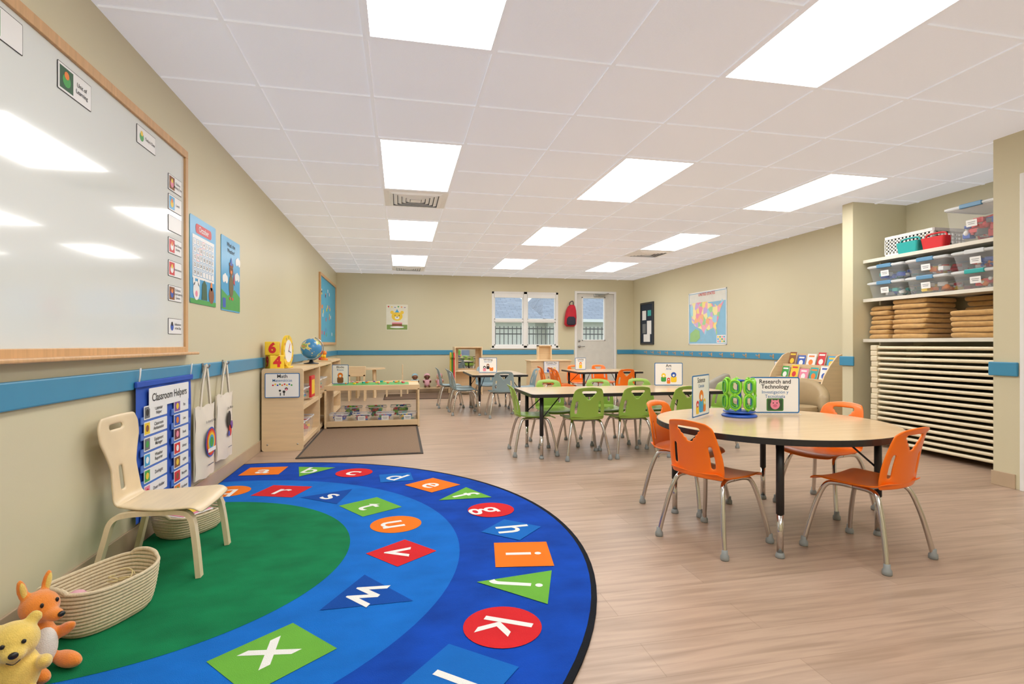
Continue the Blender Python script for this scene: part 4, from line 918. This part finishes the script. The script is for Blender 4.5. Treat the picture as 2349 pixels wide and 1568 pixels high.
# ------------------------------------------------------------------ play area at the back
T = thing('round_play_table', 'small round birch play table', 'table', (-.62, 10.2, 0))
m = MB(); m.prism(circ(.34, n=40), .52, .545, WOOD, smooth=True); part(m, 'tabletop', T)
for k in range(4):
    a = pi/4+k*pi/2; m = MB(); m.ribbon([(.22*math.cos(a), .22*math.sin(a), 0), (.2*math.cos(a), .2*math.sin(a), .52)], (-math.sin(a), math.cos(a), 0), .05, .03, WOOD); part(m, 'leg', T)
def wchair(loc, rz):
    C = thing('play_chair', 'small birch wooden play chair', 'chair', loc, rz, 'birch play chairs')
    m = MB(); m.box((-.15, -.15, .28), (.15, .15, .30), WOOD, .006); part(m, 'seat', C)
    m = MB(); m.box((-.15, -.165, .42), (.15, -.145, .60), WOOD, .009); m.box((-.14, -.165, .29), (-.11, -.145, .45), WOOD); m.box((.11, -.165, .29), (.14, -.145, .45), WOOD); part(m, 'backrest', C)
    for sx in (-1, 1):
        for sy in (-1, 1): m = MB(); m.box((sx*.13-.015, sy*.13-.015, 0), (sx*.13+.015, sy*.13+.015, .28), WOOD); part(m, 'leg', C)
wchair((-.12, 10.2, 0), 90); wchair((-.74, 9.68, 0), 0)
m = MB(); m.box((.0, -.12, .09), (.85, .12, .11), WOOD, .004); m.box((0, -.12, 0), (.03, .12, .09), WOOD); m.box((.82, -.12, 0), (.85, .12, .09), WOOD); single(m, 'low_bench', 'low birch bench holding dolls', 'bench', (.12, 10.85, 0))
def doll(loc, rz, skin, cloth, lab):
    T = thing('baby_doll', lab, 'doll', loc, rz, 'baby dolls on the bench'); sk = mat('skin'+skin, skin, .5)
    m = MB(); m.ell((0, 0, .09), (.05, .04, .085), sk); m.ell((0, -.005, .215), (.056, .054, .058), sk, 20, 14); m.ell((0, -.06, .205), (.008, .008, .007), sk)
    for sx in (-1, 1): m.ell((sx*.065, -.03, .12), (.018, .05, .02), sk, R=Rm(-35, 'X')); m.ell((sx*.04, -.085, .03), (.024, .075, .024), sk); m.ell((sx*.056, 0, .21), (.01, .01, .014), sk)
    fuse(m, 'body', T, .007)
    m = MB(); m.ell((0, -.002, .09), (.058, .05, .08), cloth, 18, 12); m.ell((-.06, -.015, .135), (.026, .035, .026), cloth); m.ell((.06, -.015, .135), (.026, .035, .026), cloth); part(m, 'outfit', T)
    m = MB(); m.ell((0, .008, .235), (.060, .056, .05), cloth, 18, 12); part(m, 'hat', T)
    for sx in (-1, 1): m = MB(); m.ell((sx*.02, -.056, .215), .005, PK, 8, 6); part(m, 'eye', T)
    m = MB(); m.ell((0, -.057, .19), (.011, .003, .004), PNK, 8, 6); part(m, 'mouth', T)
LBL = mat('doll_blue', '#9CC7D8', .8); LPK = mat('doll_pink', '#EDB4C0', .8)
doll((.28, 10.82, .111), 5, '#8A5A3C', LBL, 'baby doll in pale blue outfit'); doll((.52, 10.82, .111), 0, '#6B432D', LPK, 'baby doll with dark skin in pink outfit'); doll((.77, 10.82, .111), -6, '#E8B89A', LPK, 'baby doll with light skin in pink outfit')
U = thing('dress_up_unit', 'birch dress-up stand with mirror and hanging costumes', 'dress-up stand', (1.29, 10.45, 0))
m = MB(); m.box((-.27, -.2, 0), (-.25, .2, .93), WOOD, .004); part(m, 'side_panel', U)
m = MB(); m.box((.25, -.2, 0), (.27, .2, .93), WOOD, .004); part(m, 'side_panel', U)
m = MB(); m.box((-.25, .1, .05), (.25, .12, .93), WOOD); m.box((-.25, -.2, .05), (.25, .1, .07), WOOD); m.box((-.25, -.2, .45), (.25, .1, .465), WOOD); m.box((-.25, -.2, .91), (.25, .1, .93), WOOD); part(m, 'back_panel', U)
m = MB(); m.box((-.17, .092, .50), (.17, .098, .88), mat('mirror', '#E4E8EA', .03, metal=1.0)); part(m, 'mirror', U)
for i, (c, dx) in enumerate(((RED, -.281), (GRN, -.302), (YEL, -.323))):
    m = MB(); m.M = fr((dx, -.12+.12*i, .30), (0, 1, 0), (0, 0, 1)); m.prism([(-.09, 0), (.09, 0), (.08, .38), (.12, .42), (.10, .48), (.03, .52), (-.03, .52), (-.10, .48), (-.12, .42), (-.08, .38)], -.01, .01, c)
    single(m, 'costume', 'bright child costume hanging on the dress-up stand', 'costume', (1.29, 10.45, 0), group='hanging costumes')
U = thing('play_kitchen', 'birch toy kitchen cabinet with raised back shelf', 'play kitchen', (2.72, 9.65, 0))
m = MB(); m.box((-.38, -.19, .0), (.38, .19, .66), WOOD, .006); part(m, 'cabinet_body', U)
m = MB(); m.box((-.4, -.21, .66), (.4, .2, .685), WOODH, .004); part(m, 'worktop', U)
for x0 in (-.36, .01):
    m = MB(); m.box((x0, -.205, .07), (x0+.35, -.19, .46), WOODH, .004); d_ = part(m, 'door', U); m = MB(); m.cyl((x0+.3, -.22, .38), (x0+.3, -.205, .38), .012, STEEL); part(m, 'knob', d_)
m = MB(); m.box((-.18, .08, .686), (-.16, .19, .96), WOOD); m.box((.07, .08, .686), (.09, .19, .96), WOOD); m.box((-.18, .08, .94), (.09, .19, .96), WOOD); m.box((-.16, .17, .686), (.07, .18, .94), WOOD); part(m, 'raised_shelf', U)
sign([('Dramatic Play', .036, .86, INK), ('Juego dramático', .027, .72, SIGNB)], kid(-.06, .05, 1, PUR, BLU)+kid(.06, .05, 1, YEL, PNK)+kid(0, .05, 1, BRN, ORG), (2.72, 9.442, .45), 0, .29, .215, 'white sign reading dramatic play on the toy kitchen', stand=False)
T = thing('backpack', 'red and dark navy child backpack hanging by the door', 'backpack', (3.60, 11.0, 1.36))
NAV = mat('bag_navy', '#2A2436', .7); CR_ = mat('bag_red', '#C3182C', .7, var=.15)
m = MB(); m.loft([[(p[0]*k+dx, p[1]*kk, z) for p in rrect(.26, .14, .06)] for k, kk, z, dx in ((.7, .6, 0, -.01), (1, 1, .05, -.01), (1.0, 1, .2, 0), (.85, .95, .34, .01), (.62, .8, .43, .02), (.35, .5, .47, .03))], CR_); part(m, 'bag_body', T)
m = MB(); m.loft([[(p[0]*k-.01, p[1]-.075, z) for p in rrect(.2, .05, .022)] for k, z in ((.7, .03), (1, .06), (.95, .17), (.6, .21))], NAV); part(m, 'front_pocket', T)
m = MB(); m.tube(smooth_path([(-.02, .0, .44), (-.01, .02, .52), (.06, .03, .55), (.06, 0, .44)], 5), .01, NAV); part(m, 'bag_strap', T)
# ------------------------------------------------------------------ light, world, camera
wd = bpy.data.worlds.new('w'); scene.world = wd; wd.use_nodes = True
bg = wd.node_tree.nodes['Background']; bg.inputs['Color'].default_value = (.80, .90, 1, 1); bg.inputs['Strength'].default_value = 1.6
sun = bpy.data.objects.new('sun', bpy.data.lights.new('sun', 'SUN')); sun.data.energy = 1.4; sun.data.angle = .05; sun.rotation_euler = (math.radians(50), 0, math.radians(200)); COL.objects.link(sun)
cam = bpy.data.cameras.new('camera'); co = bpy.data.objects.new('camera', cam); COL.objects.link(co); scene.camera = co
co.location = (0, 0, .98); co.rotation_euler = (pi/2, 0, math.radians(-11.83)); cam.sensor_width = 36; cam.lens = 36*1220/2349; cam.shift_y = 5/2349; cam.clip_start = .02
scene.view_settings.view_transform = 'Standard'; scene.view_settings.look = 'None'; scene.view_settings.exposure = 0; scene.view_settings.gamma = 1.04
